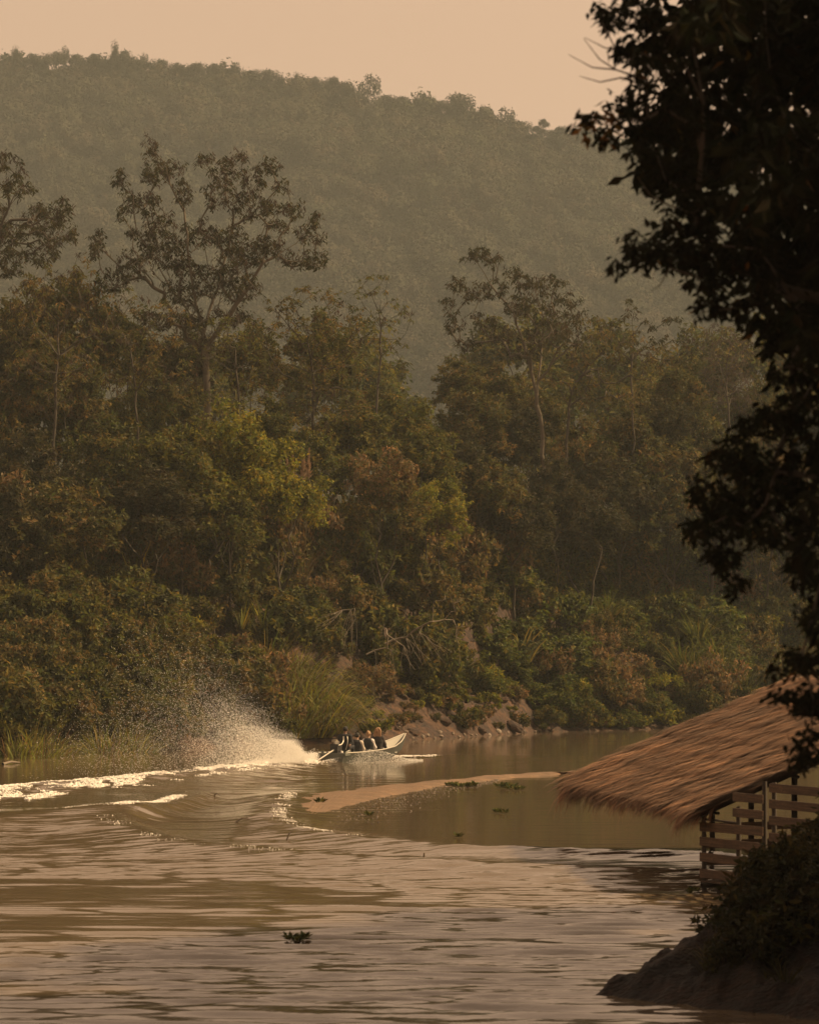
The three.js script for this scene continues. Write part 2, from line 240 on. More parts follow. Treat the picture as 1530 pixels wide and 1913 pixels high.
function spray(L, o, R, { n = 12, len = 0.3, wid = 0.09, droop = 0.7, r = 0.15, hue = HUE.olive, out = null }) {
  const tone = pick(hue, R);
  for (let i = 0; i < n; i++) {
    const d = sph(R); d.y = d.y * (1 - droop) - droop; d.normalize();
    const q = sph(R); if (out) q.multiplyScalar(0.62).add(out); const side = V().crossVectors(d, q).normalize(), b = o.clone().addScaledVector(sph(R), r * R());
    L.leaf(b, d, side, len * (0.6 + 0.7 * R()), wid * (0.7 + 0.6 * R()), vary(R() < 0.75 ? tone : pick(hue, R), R));
  }
}
function limb(pos, idx, a, b, ra, rb, sides) { // a tapered limb segment into raw arrays
  const d = b.clone().sub(a).normalize(), s = Math.abs(d.y) < 0.9 ? V(0, 1, 0) : V(1, 0, 0), u = V().crossVectors(d, s).normalize(), w = V().crossVectors(d, u), k = pos.length / 3;
  for (const [p, r] of [[a, ra], [b, rb]]) for (let i = 0; i < sides; i++) { const t = i / sides * 6.2832; pos.push(p.x + r * (u.x * Math.cos(t) + w.x * Math.sin(t)), p.y + r * (u.y * Math.cos(t) + w.y * Math.sin(t)), p.z + r * (u.z * Math.cos(t) + w.z * Math.sin(t))); }
  for (let i = 0; i < sides; i++) { const j = (i + 1) % sides; idx.push(k + i, k + j, k + sides + i, k + j, k + sides + j, k + sides + i); }
}
const raw = (pos, idx) => { const g = new THREE.BufferGeometry(); g.setAttribute('position', new THREE.Float32BufferAttribute(pos, 3)); g.setIndex(idx); g.computeVertexNormals(); return g; };
// a woody skeleton that reaches every tip from a trunk polyline; pipe-model girths
function skeleton(trunk, tips, R, { step = 0.7, tipR = 0.012, wob = 0.16, pow = 0.46, lift = 0.35, minR = 0.0, steep = 1.3, limbs = [] } = {}) {
  const nodes = []; let prev = -1;
  for (let i = 0; i < trunk.length; i++) {
    const segs = i ? Math.max(1, Math.round(trunk[i].distanceTo(trunk[i - 1]) / step)) : 1;
    for (let k = 1; k <= segs; k++) { const p = i ? trunk[i - 1].clone().lerp(trunk[i], k / segs) : trunk[0].clone(); if (i && k < segs) p.addScaledVector(sph(R), wob * 0.5); nodes.push({ p, up: prev, n: 0, on: i > 0 || true, t: i }); prev = nodes.length - 1; }
  }
  for (const L of limbs) { let up = 0, bd = 1e9; nodes.forEach((n, i) => { const d = n.p.distanceTo(L[0]); if (d < bd) { bd = d; up = i; } }); for (let i = 1; i < L.length; i++) { const a = i === 1 ? nodes[up].p : L[i - 1], segs = Math.max(1, Math.round(a.distanceTo(L[i]) / step)), a0 = a.clone(); for (let k = 1; k <= segs; k++) { nodes.push({ p: a0.clone().lerp(L[i], k / segs).addScaledVector(sph(R), wob * 0.3), up, n: 0 }); up = nodes.length - 1; } } }
  const root = trunk[trunk.length > 2 ? 1 : 0], hub = trunk[trunk.length - 1];
  for (const tip of tips.slice().sort((a, b) => a.distanceToSquared(hub) - b.distanceToSquared(hub))) {
    let best = 1e9, bi = 0;
    for (let i = 0; i < nodes.length; i++) { const q = nodes[i].p; const c = q.distanceTo(tip) + steep * Math.max(0, 0.75 * Math.hypot(q.x - tip.x, q.z - tip.z) - (tip.y - q.y)) + (q.y < root.y ? 8 : 0); if (c < best) { best = c; bi = i; } }
    const a = nodes[bi].p.clone(), dist = a.distanceTo(tip), segs = Math.max(1, Math.round(dist / step)); let up = bi;
    const bow = V((R() - 0.5), -lift * 0.3 - 0.2 * R(), (R() - 0.5)).multiplyScalar(dist * 0.2);
    for (let k = 1; k <= segs; k++) { const t = k / segs, p = a.clone().lerp(tip, t).addScaledVector(bow, Math.sin(Math.PI * t)); if (k < segs) p.addScaledVector(sph(R), wob * 0.45 * step); nodes.push({ p, up, n: 0 }); up = nodes.length - 1; }
    for (let k = up; k >= 0; k = nodes[k].up) nodes[k].n++;
  }
  const pos = [], idx = [], rad = (k) => Math.max(minR, tipR * Math.pow(Math.max(1, nodes[k].n), pow));
  for (let k = 0; k < nodes.length; k++) { const u = nodes[k].up; if (u < 0) continue; const r1 = rad(k), r0 = Math.min(rad(u), r1 * 1.35 + 0.004); limb(pos, idx, nodes[u].p, nodes[k].p, nodes[u].up < 0 ? r0 * 1.25 : r0, r1, r1 > 0.06 ? 6 : r1 > 0.03 ? 4 : 3); }
  return raw(pos, idx);
}
// tips inside ellipses measured on the photograph, given real depth
function tipsIn(ells, D, R, dens, thick = 0.9, spread = 0.6, jog = 1.4) {
  const out = [];
  for (const [px, py, rx, ry, dd = 0] of ells) {
    const Dc = D + dd, c = P(px, py, Dc), a = rx * Dc / F, b = ry * Dc / F, z = Math.min(a, b * 1.3) * thick + spread, n = Math.max(2, Math.round(dens * a * b * 3.14));
    const dz = gauss(R) * jog; for (let i = 0; i < n; i++) { const s = sph(R).multiplyScalar(Math.cbrt(R())); out.push(V(c.x + s.x * a, c.y + s.y * b, c.z + s.z * z + dz)); }
  }
  return out;
}
// a tree whose crown is made of leaf sprays at the tips
function tree(name, label, group, trunkPx, ells, D, seed, o = {}) {
  while (D < shoreD((trunkPx[0][0] - CX) * D / F) + 13) D += 1;
  const R = rng(seed), trunk = trunkPx.map(([x, y, dd = 0]) => P(x, y, D + dd)); const gy = groundAt(trunk[0].x, trunk[0].z); trunk[0].y = Math.min(trunk[0].y, gy) - 0.3;
  const tips = tipsIn(ells.map(([x, y, a, b, d]) => [x, y + b * 0.15, a, b * 1.15, d]), D, R, (o.dens ?? 5) * 0.74), base = trunk[0].clone(), g = thing(name, label, 'tree', group, base);
  const rel = (v) => v.clone().sub(base), T = tips.map(rel), L = new Leaves();
  part('trunk', skeleton(trunk.map(rel), T.filter((_, i) => i % (o.skip ?? 1) === 0), R, { ...o.wood, limbs: (o.limbs ?? []).map((l) => l.map(([x, y, dd = 0]) => rel(P(x, y, D + dd)))) }), o.bark ?? barkMat, g);
  for (const t of T) { const k = R(); spray(L, t, R, k < (o.pods ?? 0) ? { ...o.leaf, n: 9, len: 0.26, wid: 0.05, droop: 0.95, hue: HUE.pod } : { hue: HUE.olive, ...o.leaf }); }
  part('crown', L.build(), leafMat, g); return g;
}
// a bushy crown as clumps over an uneven dome, used for shrubs and small trees; unit: metres, base at the ground
function bushGeo(seed, { rx = 1.5, ry = 1.3, cy = 1.0, clumps = 26, per = 15, leaf = {}, clump = 0.33, lean = 0, top = null }) {
  const R = rng(seed), L = new Leaves();
  for (let i = 0; i < clumps; i++) {
    const d = sph(R); if (d.y < -0.35) d.y *= -0.6; const k = (0.55 + 0.5 * Math.pow(R(), 0.7)) * (1 + 0.28 * fbm(d.x * 2 + seed, d.z * 2 + d.y, 2));
    const c = V(d.x * rx * k + lean * d.y, cy + d.y * ry * k, d.z * rx * k), s = clump * (0.7 + 0.7 * R()), tone = pick(leaf.hue ?? HUE.olive, R);
    for (let j = 0; j < per; j++) { const q = sph(R).multiplyScalar(s * Math.cbrt(R())); q.y *= 0.75; const p = c.clone().add(q), out = q.clone().normalize().add(d).normalize(); if (p.y < 0.02) p.y = 0.02 + R() * 0.2; spray(L, p, R, { n: 9, len: 0.19, wid: 0.085, droop: 0.15, r: 0.14, out, ...leaf, hue: top && d.y > 0.35 && R() < 0.8 ? top : R() < 0.7 ? [tone] : leaf.hue ?? HUE.olive }); }
  }
  return L.build();
}
function stemsGeo(seed, h, rx, n = 7, r = 0.03) {
  const R = rng(seed + 900), tips = []; for (let i = 0; i < n * 2; i++) tips.push(V(gauss(R) * rx * 0.8, h * (0.5 + 0.6 * R()), gauss(R) * rx * 0.8));
  return skeleton([V(0, -0.4, 0), V(0.05, h * 0.22, 0)], tips, R, { step: 0.5, tipR: r * 0.45, wob: 0.2 });
}

const LM = [[190, 'beside the slender tree'], [480, 'below the tallest tree'], [640, 'below the rounded olive tree'], [800, 'below the wispy half-bare tree'], [1050, 'below the pale forked tree'], [1270, 'below the lanky young tree'], [9999, 'below the vine-smothered tree']];
const SLM = [[150, 'above the grass at the shaded foot of the bank'], [470, 'on the bank above the spray'], [640, 'around the sunlit grass beyond the driver'], [880, 'around the dead branches'], [1090, 'around the yellowish spiky plant'], [1250, 'downhill from the reed clumps'], [9999, 'on the bank beyond the thatched roof']];
const mark = (t, px) => t.find(([x]) => px < x)[1];
// ---------------------------------------------------------------- trees of the far bank, measured one by one
const wood = { step: 0.75, tipR: 0.0095, wob: 0.2, pow: 0.42 };
const bigLeaf = { n: 13, len: 0.27, wid: 0.075, droop: 0.72, r: 0.26 };
tree('tall_tree', 'tallest open-crowned tree with drooping dark leaf tufts, above the thicket', null,
  [[392, 900], [388, 760], [383, 650], [380, 625]],
  [[283, 268, 16, 24], [284, 310, 28, 24], [318, 306, 26, 22], [225, 335, 14, 20], [246, 360, 28, 18], [280, 372, 28, 20], [343, 350, 24, 24], [390, 298, 26, 12], [437, 298, 30, 18], [420, 330, 26, 18], [470, 330, 30, 20], [505, 312, 26, 16], [526, 345, 18, 14], [410, 368, 34, 22], [462, 378, 36, 26], [505, 390, 26, 16], [550, 392, 26, 18], [580, 425, 28, 22], [596, 410, 14, 12], [588, 480, 26, 18], [548, 478, 28, 16], [505, 460, 34, 20], [375, 430, 40, 26], [300, 412, 36, 24], [236, 402, 16, 16], [262, 430, 26, 16], [318, 470, 44, 26], [428, 440, 38, 26], [470, 470, 40, 24], [250, 488, 40, 26], [210, 512, 30, 24], [395, 520, 46, 26], [335, 540, 40, 24], [455, 535, 40, 26], [180, 440, 14, 18], [190, 470, 20, 20], [350, 590, 40, 20], [430, 590, 44, 20], [300, 600, 34, 20], [390, 640, 50, 22], [345, 490, 30, 20], [520, 420, 24, 16], [440, 490, 34, 20], [280, 450, 28, 16]], 176, 101, { limbs: [[[381, 628], [362, 545, -0.5], [350, 440, -0.6], [343, 395], [318, 340]], [[381, 628], [400, 560, 0.6], [424, 470, 1], [438, 400], [446, 335]], [[383, 645], [430, 590, -1], [492, 492, -1.2], [555, 455]], [[378, 620], [335, 560, 1], [292, 490, 0.6], [255, 430], [248, 365]]], dens: 25, pods: 0.45, leaf: { ...bigLeaf, hue: HUE.dark }, wood: { ...wood, lift: 0.5 }, bark: paleBark });
tree('slender_tree', 'tall slender tree with ragged brown leaf tufts, at the downstream end of the bank', null,
  [[-20, 900], [-25, 640], [-30, 520], [0, 430], [30, 360]],
  [[18, 305, 28, 18], [40, 320, 14, 12], [12, 345, 26, 16], [44, 345, 22, 16], [80, 395, 32, 24], [120, 390, 24, 24], [60, 380, 26, 16], [100, 430, 34, 22], [40, 420, 30, 18], [10, 440, 34, 22], [130, 430, 16, 14], [80, 470, 36, 22], [20, 490, 40, 26], [-30, 380, 40, 30], [-60, 450, 40, 40]], 168, 102, { dens: 25, pods: 0.38, leaf: { ...bigLeaf, hue: HUE.dark }, wood: { ...wood, lift: 0.5 }, bark: barkMat });
tree('forked_tree', 'pale forked tree with an umbrella of leaf tufts, behind the bare leaning trunk', null,
  [[1030, 960], [1012, 800], [1002, 735]],
  [[896, 468, 24, 14], [878, 480, 16, 12], [920, 484, 18, 14], [960, 506, 22, 14], [856, 526, 24, 14], [836, 561, 18, 10], [850, 594, 22, 18], [886, 540, 30, 16], [926, 534, 26, 16], [981, 524, 36, 16], [1030, 531, 30, 16], [1064, 556, 24, 16], [1002, 562, 44, 20], [958, 571, 28, 18], [1082, 596, 14, 22], [1042, 598, 38, 20], [901, 592, 28, 16], [936, 622, 30, 16], [1002, 616, 38, 20], [1060, 634, 38, 20], [872, 640, 30, 12], [976, 655, 30, 14]], 200, 103, { limbs: [[[1002, 740], [984, 670], [960, 585], [915, 530], [890, 490]], [[1000, 730], [1012, 650, 1], [1015, 590], [1000, 540]], [[985, 670], [1010, 640, -1], [1050, 600], [1065, 560]]], dens: 21, pods: 0.25, leaf: { ...bigLeaf, hue: HUE.dark }, wood: { ...wood, lift: 0.55 }, bark: paleBark });
tree('leaning_tree', 'dark-trunked spreading tree with sparse tufts, beside the pale forked tree', null,
  [[1056, 1010], [1058, 850], [1062, 760], [1075, 715], [1100, 680]],
  [[1100, 600, 20, 14], [1122, 620, 26, 18], [1080, 665, 34, 16], [1140, 660, 34, 18], [1180, 640, 30, 16], [1130, 700, 40, 20], [1040, 700, 34, 16], [1200, 690, 36, 18], [1090, 730, 44, 20], [1160, 740, 40, 22], [1225, 655, 24, 14], [1010, 690, 24, 14]], 198, 104, { dens: 12, pods: 0.2, leaf: { ...bigLeaf, hue: HUE.mixed }, wood: { ...wood } });
tree('lanky_tree', 'lanky young tree with a thin upright leader, beyond the spreading tree', null,
  [[1190, 960], [1182, 800], [1178, 700], [1180, 600]],
  [[1179, 567, 12, 10], [1172, 590, 16, 12], [1146, 605, 14, 10], [1120, 622, 16, 12], [1215, 605, 20, 10], [1240, 598, 18, 9], [1262, 600, 12, 9], [1195, 625, 20, 12], [1150, 640, 22, 12], [1230, 640, 28, 14], [1275, 640, 20, 14], [1185, 665, 30, 14], [1250, 675, 30, 16], [1290, 665, 22, 14]], 205, 105, { dens: 11, pods: 0.2, leaf: { ...bigLeaf, hue: HUE.dark }, wood: { ...wood } });
tree('wispy_tree', 'wispy half-bare tree with small tufts on long twigs, behind the rounded olive tree', null,
  [[700, 900], [706, 720], [710, 640], [712, 560]],
  [[684, 516, 16, 8], [716, 514, 16, 9], [672, 545, 16, 12], [708, 545, 22, 12], [735, 560, 16, 10], [760, 575, 14, 14], [765, 600, 10, 12], [730, 600, 22, 12], [700, 590, 26, 14], [745, 640, 18, 12], [715, 640, 26, 14], [750, 680, 18, 12], [720, 690, 24, 14]], 196, 106, { dens: 11, pods: 0.15, leaf: { ...bigLeaf, n: 9, hue: HUE.olive }, wood: { ...wood } });
tree('round_tree', 'broad rounded olive tree with a brown-flecked top, between the tallest and the wispy tree', null,
  [[590, 960], [588, 820], [585, 700], [575, 640]],
  [[560, 552, 36, 18], [610, 558, 40, 20], [520, 575, 34, 20], [655, 585, 36, 24], [580, 600, 60, 26], [680, 625, 24, 26], [630, 630, 50, 28], [520, 630, 46, 26], [575, 660, 60, 28], [660, 680, 40, 30], [500, 690, 40, 26], [600, 710, 60, 28], [545, 740, 50, 26], [650, 745, 50, 28], [600, 780, 60, 26]], 178, 107, { dens: 11, pods: 0.2, leaf: { n: 12, len: 0.26, wid: 0.08, droop: 0.5, r: 0.25, hue: HUE.mixed }, wood: { ...wood }, skip: 2 });
tree('brown_tree', 'dense brown-leaved tree crowding the slender tree', null,
  [[95, 1000], [100, 830], [105, 700], [110, 600]],
  [[60, 530, 50, 26], [120, 520, 44, 30], [30, 570, 46, 26], [150, 480, 30, 26], [100, 580, 56, 28], [165, 560, 40, 26], [40, 620, 54, 26], [120, 640, 60, 28], [190, 620, 40, 26], [70, 680, 56, 26], [160, 690, 50, 26], [20, 690, 46, 26], [110, 740, 60, 26], [60, 540, 30, 20]], 164, 108, { dens: 9, pods: 0.42, leaf: { n: 12, len: 0.27, wid: 0.08, droop: 0.65, r: 0.22, hue: HUE.mixed }, wood: { ...wood }, skip: 2 });
tree('bushy_tree', 'bushy dark tree filling the gap between the brown-leaved and the tallest tree', null,
  [[262, 980], [258, 820], [250, 700], [245, 620]],
  [[230, 560, 40, 24], [285, 575, 40, 24], [210, 600, 40, 24], [265, 620, 50, 26], [310, 640, 40, 26], [220, 660, 46, 26], [285, 690, 54, 26], [225, 720, 50, 24], [330, 590, 34, 22], [345, 700, 34, 24]], 168, 109, { dens: 9, pods: 0.35, leaf: { n: 12, len: 0.27, wid: 0.08, droop: 0.6, r: 0.22, hue: HUE.mixed }, wood: { ...wood }, skip: 2 });
tree('feathery_tree', 'feathery olive tree below the tallest tree, thick with fine leaves', null,
  [[450, 980], [448, 830], [445, 720], [440, 650]],
  [[400, 600, 40, 22], [450, 600, 40, 22], [430, 640, 50, 24], [480, 650, 34, 22], [400, 680, 46, 24], [455, 700, 50, 24], [420, 740, 50, 24], [370, 640, 30, 22], [490, 740, 40, 24]], 170, 110, { dens: 8, pods: 0.25, leaf: { n: 14, len: 0.22, wid: 0.06, droop: 0.5, r: 0.25, hue: HUE.olive }, wood: { ...wood }, skip: 2 });
tree('vine_tree', 'dark vine-smothered bare tree, a ragged twiggy column', null,
  [[1362, 900], [1360, 760], [1356, 680]],
  [[1330, 615, 22, 14], [1370, 625, 30, 18], [1330, 650, 26, 20], [1365, 665, 34, 22], [1395, 645, 18, 18], [1340, 695, 30, 22], [1375, 705, 34, 24], [1350, 740, 36, 24], [1385, 745, 26, 22]], 212, 111, { dens: 14, pods: 0.0, leaf: { n: 14, len: 0.24, wid: 0.035, droop: 0.55, r: 0.25, hue: HUE.twig }, wood: { ...wood }, skip: 2 });
tree('curved_tree', 'half-bare tree with two crooked pale limbs, standing in the thicket', null,
  [[1050, 1010], [1036, 960], [1028, 920], [1024, 880], [1040, 862]],
  [[930, 870, 24, 10], [880, 835, 18, 8], [960, 890, 20, 8], [1045, 850, 14, 8], [900, 850, 20, 8]], 186, 112, { dens: 2.5, leaf: { n: 7, len: 0.2, wid: 0.07, droop: 0.2, r: 0.2, hue: HUE.brown }, wood: { step: 0.6, tipR: 0.03, wob: 0.2, lift: 0.9 }, bark: paleBark });
// mid-height trees that fill the thicket: [px, py of crown centre, rx, ry, distance, kind]
const kinds = {
  olive: ['olive_tree', 'small olive-green tree', HUE.olive, 0.22], mixed: ['dusty_tree', 'small dusty brown-green tree', HUE.mixed, 0.24], lime: ['lime_tree', 'small yellow-green tree', HUE.lime, 0.2],
  dark: ['shady_tree', 'small dark green tree', HUE.dark, 0.24], rust: ['russet_tree', 'small tree with a russet flowering top', HUE.mixed, 0.2],
};
const fill = [
  [30, 770, 70, 60, 170, 'mixed'], [150, 790, 70, 55, 172, 'mixed'], [250, 770, 60, 50, 176, 'olive'], [210, 850, 80, 60, 162, 'olive'], [60, 880, 80, 60, 158, 'dark'], [340, 850, 85, 70, 160, 'olive'], [430, 830, 80, 66, 161, 'lime'], [530, 900, 75, 60, 158, 'lime'], [400, 930, 80, 55, 156, 'olive'], [270, 930, 80, 50, 155, 'dark'], [130, 950, 80, 55, 152, 'mixed'], [20, 960, 60, 60, 150, 'dark'],
  [500, 800, 60, 50, 176, 'olive'], [590, 850, 60, 50, 175, 'olive'], [715, 900, 66, 62, 168, 'rust'], [660, 800, 70, 50, 184, 'olive'], [760, 790, 60, 50, 190, 'olive'], [810, 940, 60, 45, 178, 'lime'], [850, 860, 70, 55, 190, 'dark'], [790, 850, 60, 50, 186, 'olive'], [910, 900, 70, 55, 190, 'mixed'], [960, 950, 70, 50, 188, 'dark'], [880, 770, 60, 45, 206, 'mixed'], [960, 800, 60, 50, 210, 'dark'], [1090, 850, 60, 55, 206, 'mixed'], [1160, 820, 66, 50, 208, 'mixed'], [1240, 790, 60, 50, 210, 'dark'], [1150, 910, 76, 60, 202, 'dark'], [1250, 890, 76, 60, 204, 'mixed'], [1330, 840, 66, 60, 208, 'mixed'], [1100, 960, 70, 50, 198, 'dark'], [1220, 960, 70, 50, 200, 'mixed'], [1330, 940, 76, 60, 203, 'dark'], [1430, 880, 80, 70, 206, 'mixed'], [1040, 920, 50, 50, 196, 'dark'], [1420, 760, 60, 60, 214, 'mixed'], [1500, 820, 70, 80, 214, 'dark'], [1470, 960, 80, 60, 205, 'mixed'], [1270, 715, 46, 36, 216, 'mixed'],
  [60, 600, 66, 62, 174, 'mixed'], [150, 570, 56, 56, 176, 'mixed'], [230, 630, 60, 56, 178, 'mixed'], [335, 670, 56, 56, 184, 'dark'], [100, 680, 66, 56, 170, 'mixed'], [470, 650, 50, 52, 186, 'mixed'], [600, 650, 66, 56, 188, 'olive'], [20, 660, 60, 60, 172, 'dark'],
  [700, 760, 50, 40, 200, 'olive'], [-40, 820, 70, 80, 166, 'mixed'], [330, 760, 50, 44, 180, 'mixed'], [860, 700, 46, 34, 214, 'mixed'], [930, 720, 50, 34, 216, 'mixed'], [1010, 770, 44, 36, 212, 'mixed'],
];
const fillCrowns = {}, fillTrunks = [0, 1, 2].map((i) => stemsGeo(40 + i, 4, 1.5, 9, 0.04));
for (const k in kinds) fillCrowns[k] = [0, 1, 2].map((i) => bushGeo(4000 + i * 7 + k.length * 31, { rx: 2.2, ry: 2.5, cy: 2.5, clumps: 62, per: 15, clump: 0.5, top: k === 'rust' ? HUE.rust : null, leaf: { hue: kinds[k][2], len: kinds[k][3] * 1.15, wid: kinds[k][3] * 0.5, n: 9, droop: 0.3, r: 0.2 } }));
fill.forEach(([px, py, rx, ry, D, k], i) => {
  while (D < shoreD((px - CX) * D / F) + 9) D += 1;
  const [name, label] = kinds[k], c = P(px, py, D), a = rx * D / F, b = ry * D / F, gy = groundAt(c.x, c.z), top = c.y + b - gy, bot = Math.max(0.1, c.y - gy - 2.6 * b);
  const g = thing(name, label + ' in the thicket ' + mark(LM, px), 'tree', 'small trees of the thicket, ' + k + ', ' + mark(LM, px), V(c.x, gy, c.z)); g.rotation.y = i * 2.3;
  part('trunk', fillTrunks[i % 3], barkMat, g).scale.set(a / 2.0, top / 5, a / 2.0);
  const cr = part('crown', fillCrowns[k][i % 3], leafMat, g); cr.scale.set(a / 2.05, (top - bot) / 5, a / 2.05); cr.position.y = bot;
});
// hazier trees on the flat land behind the bank
const backs = [[70, 720, 120, 60, 250], [640, 740, 120, 55, 262], [960, 690, 110, 50, 270], [1120, 740, 120, 60, 262], [1260, 740, 110, 60, 268], [1400, 720, 120, 60, 262], [1000, 840, 130, 60, 246], [350, 760, 110, 55, 262], [700, 830, 110, 55, 242], [1220, 830, 120, 60, 250], [1480, 800, 100, 70, 255]];
const backCrowns = [0, 1, 2].map((i) => bushGeo(5200 + i, { rx: 3.4, ry: 3.6, cy: 5.4, clumps: 52, per: 16, clump: 0.75, leaf: { hue: HUE.olive, len: 0.34, wid: 0.15, n: 9, droop: 0.4, r: 0.35 } }));
const backTrunk = stemsGeo(51, 6, 2.2, 8, 0.07);
backs.forEach(([px, py, rx, ry, D], i) => { const c = P(px, py, D), gy = groundAt(c.x, c.z), h = c.y - gy, g = thing('distant_tree', 'hazy grey-green tree on the flat land behind the thicket, ' + mark(LM, px), 'tree', 'hazy trees behind the thicket, ' + mark(LM, px), V(c.x, gy, c.z)); const q = rx * D / F / 3.4; g.rotation.y = i * 2.1; part('trunk', backTrunk, barkMat, g).scale.set(q, h / 6, q); const cr = part('crown', backCrowns[i % 3], leafMat, g); cr.scale.set(q, q * 1.15, q); cr.position.y = h - 6 * q * 1.15; });

// ---------------------------------------------------------------- shrubs over the bank
const shrubKinds = {
  brown: { name: 'dry_shrub', label: 'dry brown flowering shrub', group: 'dry brown shrubs of the far bank', geo: [0, 1, 2, 3].map((i) => bushGeo(600 + i, { rx: 1.45, ry: 1.15, cy: 0.85, clumps: 28, per: 14, leaf: { hue: HUE.brown, len: 0.18, wid: 0.085, n: 9, droop: -0.1, r: 0.16 }, top: HUE.rust })) },
  green: { name: 'green_shrub', label: 'olive-green shrub', group: 'olive shrubs of the far bank', geo: [0, 1, 2, 3].map((i) => bushGeo(620 + i, { rx: 1.4, ry: 1.15, cy: 0.8, clumps: 28, per: 14, leaf: { hue: HUE.olive, len: 0.22, wid: 0.1, n: 9, droop: 0.2, r: 0.16 } })) },
  vine: { name: 'creeper_mound', label: 'creeper-covered green mound', group: 'creeper mounds of the far bank', geo: [0, 1, 2].map((i) => bushGeo(640 + i, { rx: 1.5, ry: 1.25, cy: 0.7, clumps: 30, per: 15, clump: 0.4, leaf: { hue: HUE.vine, len: 0.2, wid: 0.12, n: 9, droop: 0.35, r: 0.16 } })) },
  dull: { name: 'dusty_shrub', label: 'dusty brown-green shrub', group: 'dusty shrubs of the far bank', geo: [0, 1, 2, 3].map((i) => bushGeo(660 + i, { rx: 1.35, ry: 1.1, cy: 0.8, clumps: 28, per: 14, leaf: { hue: HUE.mixed, len: 0.2, wid: 0.095, n: 9, droop: 0.2, r: 0.16 } })) },
};
const shrubStems = [0, 1, 2].map((i) => stemsGeo(70 + i, 1.2, 0.9, 6, 0.035));
let shrubN = 0;
function shrub(kind, x, s, scale, turn, sy = 1) {
  const k = shrubKinds[kind], D = shoreD(x) + s, y = bankH(x, s), at = mark(SLM, CX + x * F / D), g = thing(k.name, k.label + ' ' + at, 'shrub', k.group + ' ' + at, V(x, y - 0.1, -D)); shrubN++;
  g.scale.set(scale, scale * sy, scale); g.rotation.y = turn; part('stems', shrubStems[shrubN % 3], barkMat, g); part('foliage', k.geo[shrubN % k.geo.length], leafMat, g); return g;
}
{
  const R = rng(77);
  for (let s = 0.7; s < 30; s += s < 2 ? 1.2 : s < 16 ? 1.75 : 2.6) for (let x0 = -30; x0 < 36; x0 += s < 16 ? 2.0 : 2.6) {
    const x = x0 + (R() - 0.5) * 1.6, ss = s + (R() - 0.5) * 1.4, D = shoreD(x) + ss, px = CX + x * F / D, y = bankH(x, ss), py = HY - (y - EYE) * F / D; const q = R(), q2 = R(), q3 = R();
    if (px < -110 || px > 1560) continue;
    if (px > 600 && px < 1010 && py > 1290 + 0.12 * Math.abs(px - 800)) continue;                 // bare earth slope
    if (px > 640 && px < 900 && py > 1140 && py < 1240 && q3 < 0.45) continue;                   // the hollow with the dead branches
    if (ss < 5 && px < 1010 && q3 < (px < 600 ? 0.08 : 0.3)) continue;
    let kind;
    if (py < 1075) kind = q < 0.5 ? 'brown' : q < 0.72 ? 'dull' : 'green';
    else if (px > 880) kind = q < 0.45 ? 'vine' : q < 0.75 ? 'dull' : q < 0.9 ? 'green' : 'brown';
    else if (px < 130) kind = q < 0.7 ? 'green' : 'dull';
    else if (px < 600) kind = q < 0.45 ? 'green' : q < 0.8 ? 'dull' : 'brown';
    else kind = q < 0.3 ? 'brown' : q < 0.7 ? 'dull' : 'green';
    shrub(kind, x, ss, ((ss > 15 ? 1.15 : ss > 5 ? 0.75 : 0.6) + 0.95 * q2 * q2), q3 * 6.28, (ss > 15 ? 1.15 : 0.9) + 0.4 * q);
  }
}
{ const R = rng(79), put = (px, py, k, sc) => { let best = null; for (let s = 0.8; s < 26; s += 0.15) { let D = 150; for (let j = 0; j < 5; j++) D = shoreD((px - CX) * D / F) + s; const x = (px - CX) * D / F, e = Math.abs(HY - (bankH(x, s) - EYE) * F / D - py); if (!best || e < best[0]) best = [e, x, s]; } shrub(k, best[1], best[2], sc, R() * 6, 1.1); };
  for (let py = 1170; py < 1400; py += 30) for (let px = 20; px < 300; px += 34) put(px + gauss(R) * 14, py + gauss(R) * 8, R() < 0.5 ? 'green' : 'dull', 0.7 + 0.5 * R()); }
// low weeds on the bare slope
{
  const weedGeo = [0, 1, 2].map((i) => bushGeo(680 + i, { rx: 0.42, ry: 0.3, cy: 0.2, clumps: 9, per: 8, clump: 0.14, leaf: { hue: [HUE.lime, HUE.mixed, HUE.brown][i], len: 0.13, wid: 0.06, n: 7, droop: 0.1, r: 0.08 } })), R = rng(78);
  for (let i = 0; i < 260; i++) { const x = i < 170 ? mix(-6, 9.5, R()) : mix(8, 22, R()), s = i < 170 ? 0.8 + 7 * Math.pow(R(), 0.8) : 0.3 + 1.4 * R(), D = shoreD(x) + s, g = part(numbered('low_weed'), weedGeo[i % 3], leafMat, scene); g.position.set(x, bankH(x, s) - 0.03, -D); g.scale.setScalar(0.7 + 1.5 * R() * R()); g.rotation.y = R() * 6; tag(g, i < 170 ? 'low tuft of weed on the bare reddish earth slope' : 'low tuft of weed at the waterline below the creeper mounds', 'weed', i < 170 ? 'weeds on the bare earth slope' : 'weeds at the waterline'); }
}
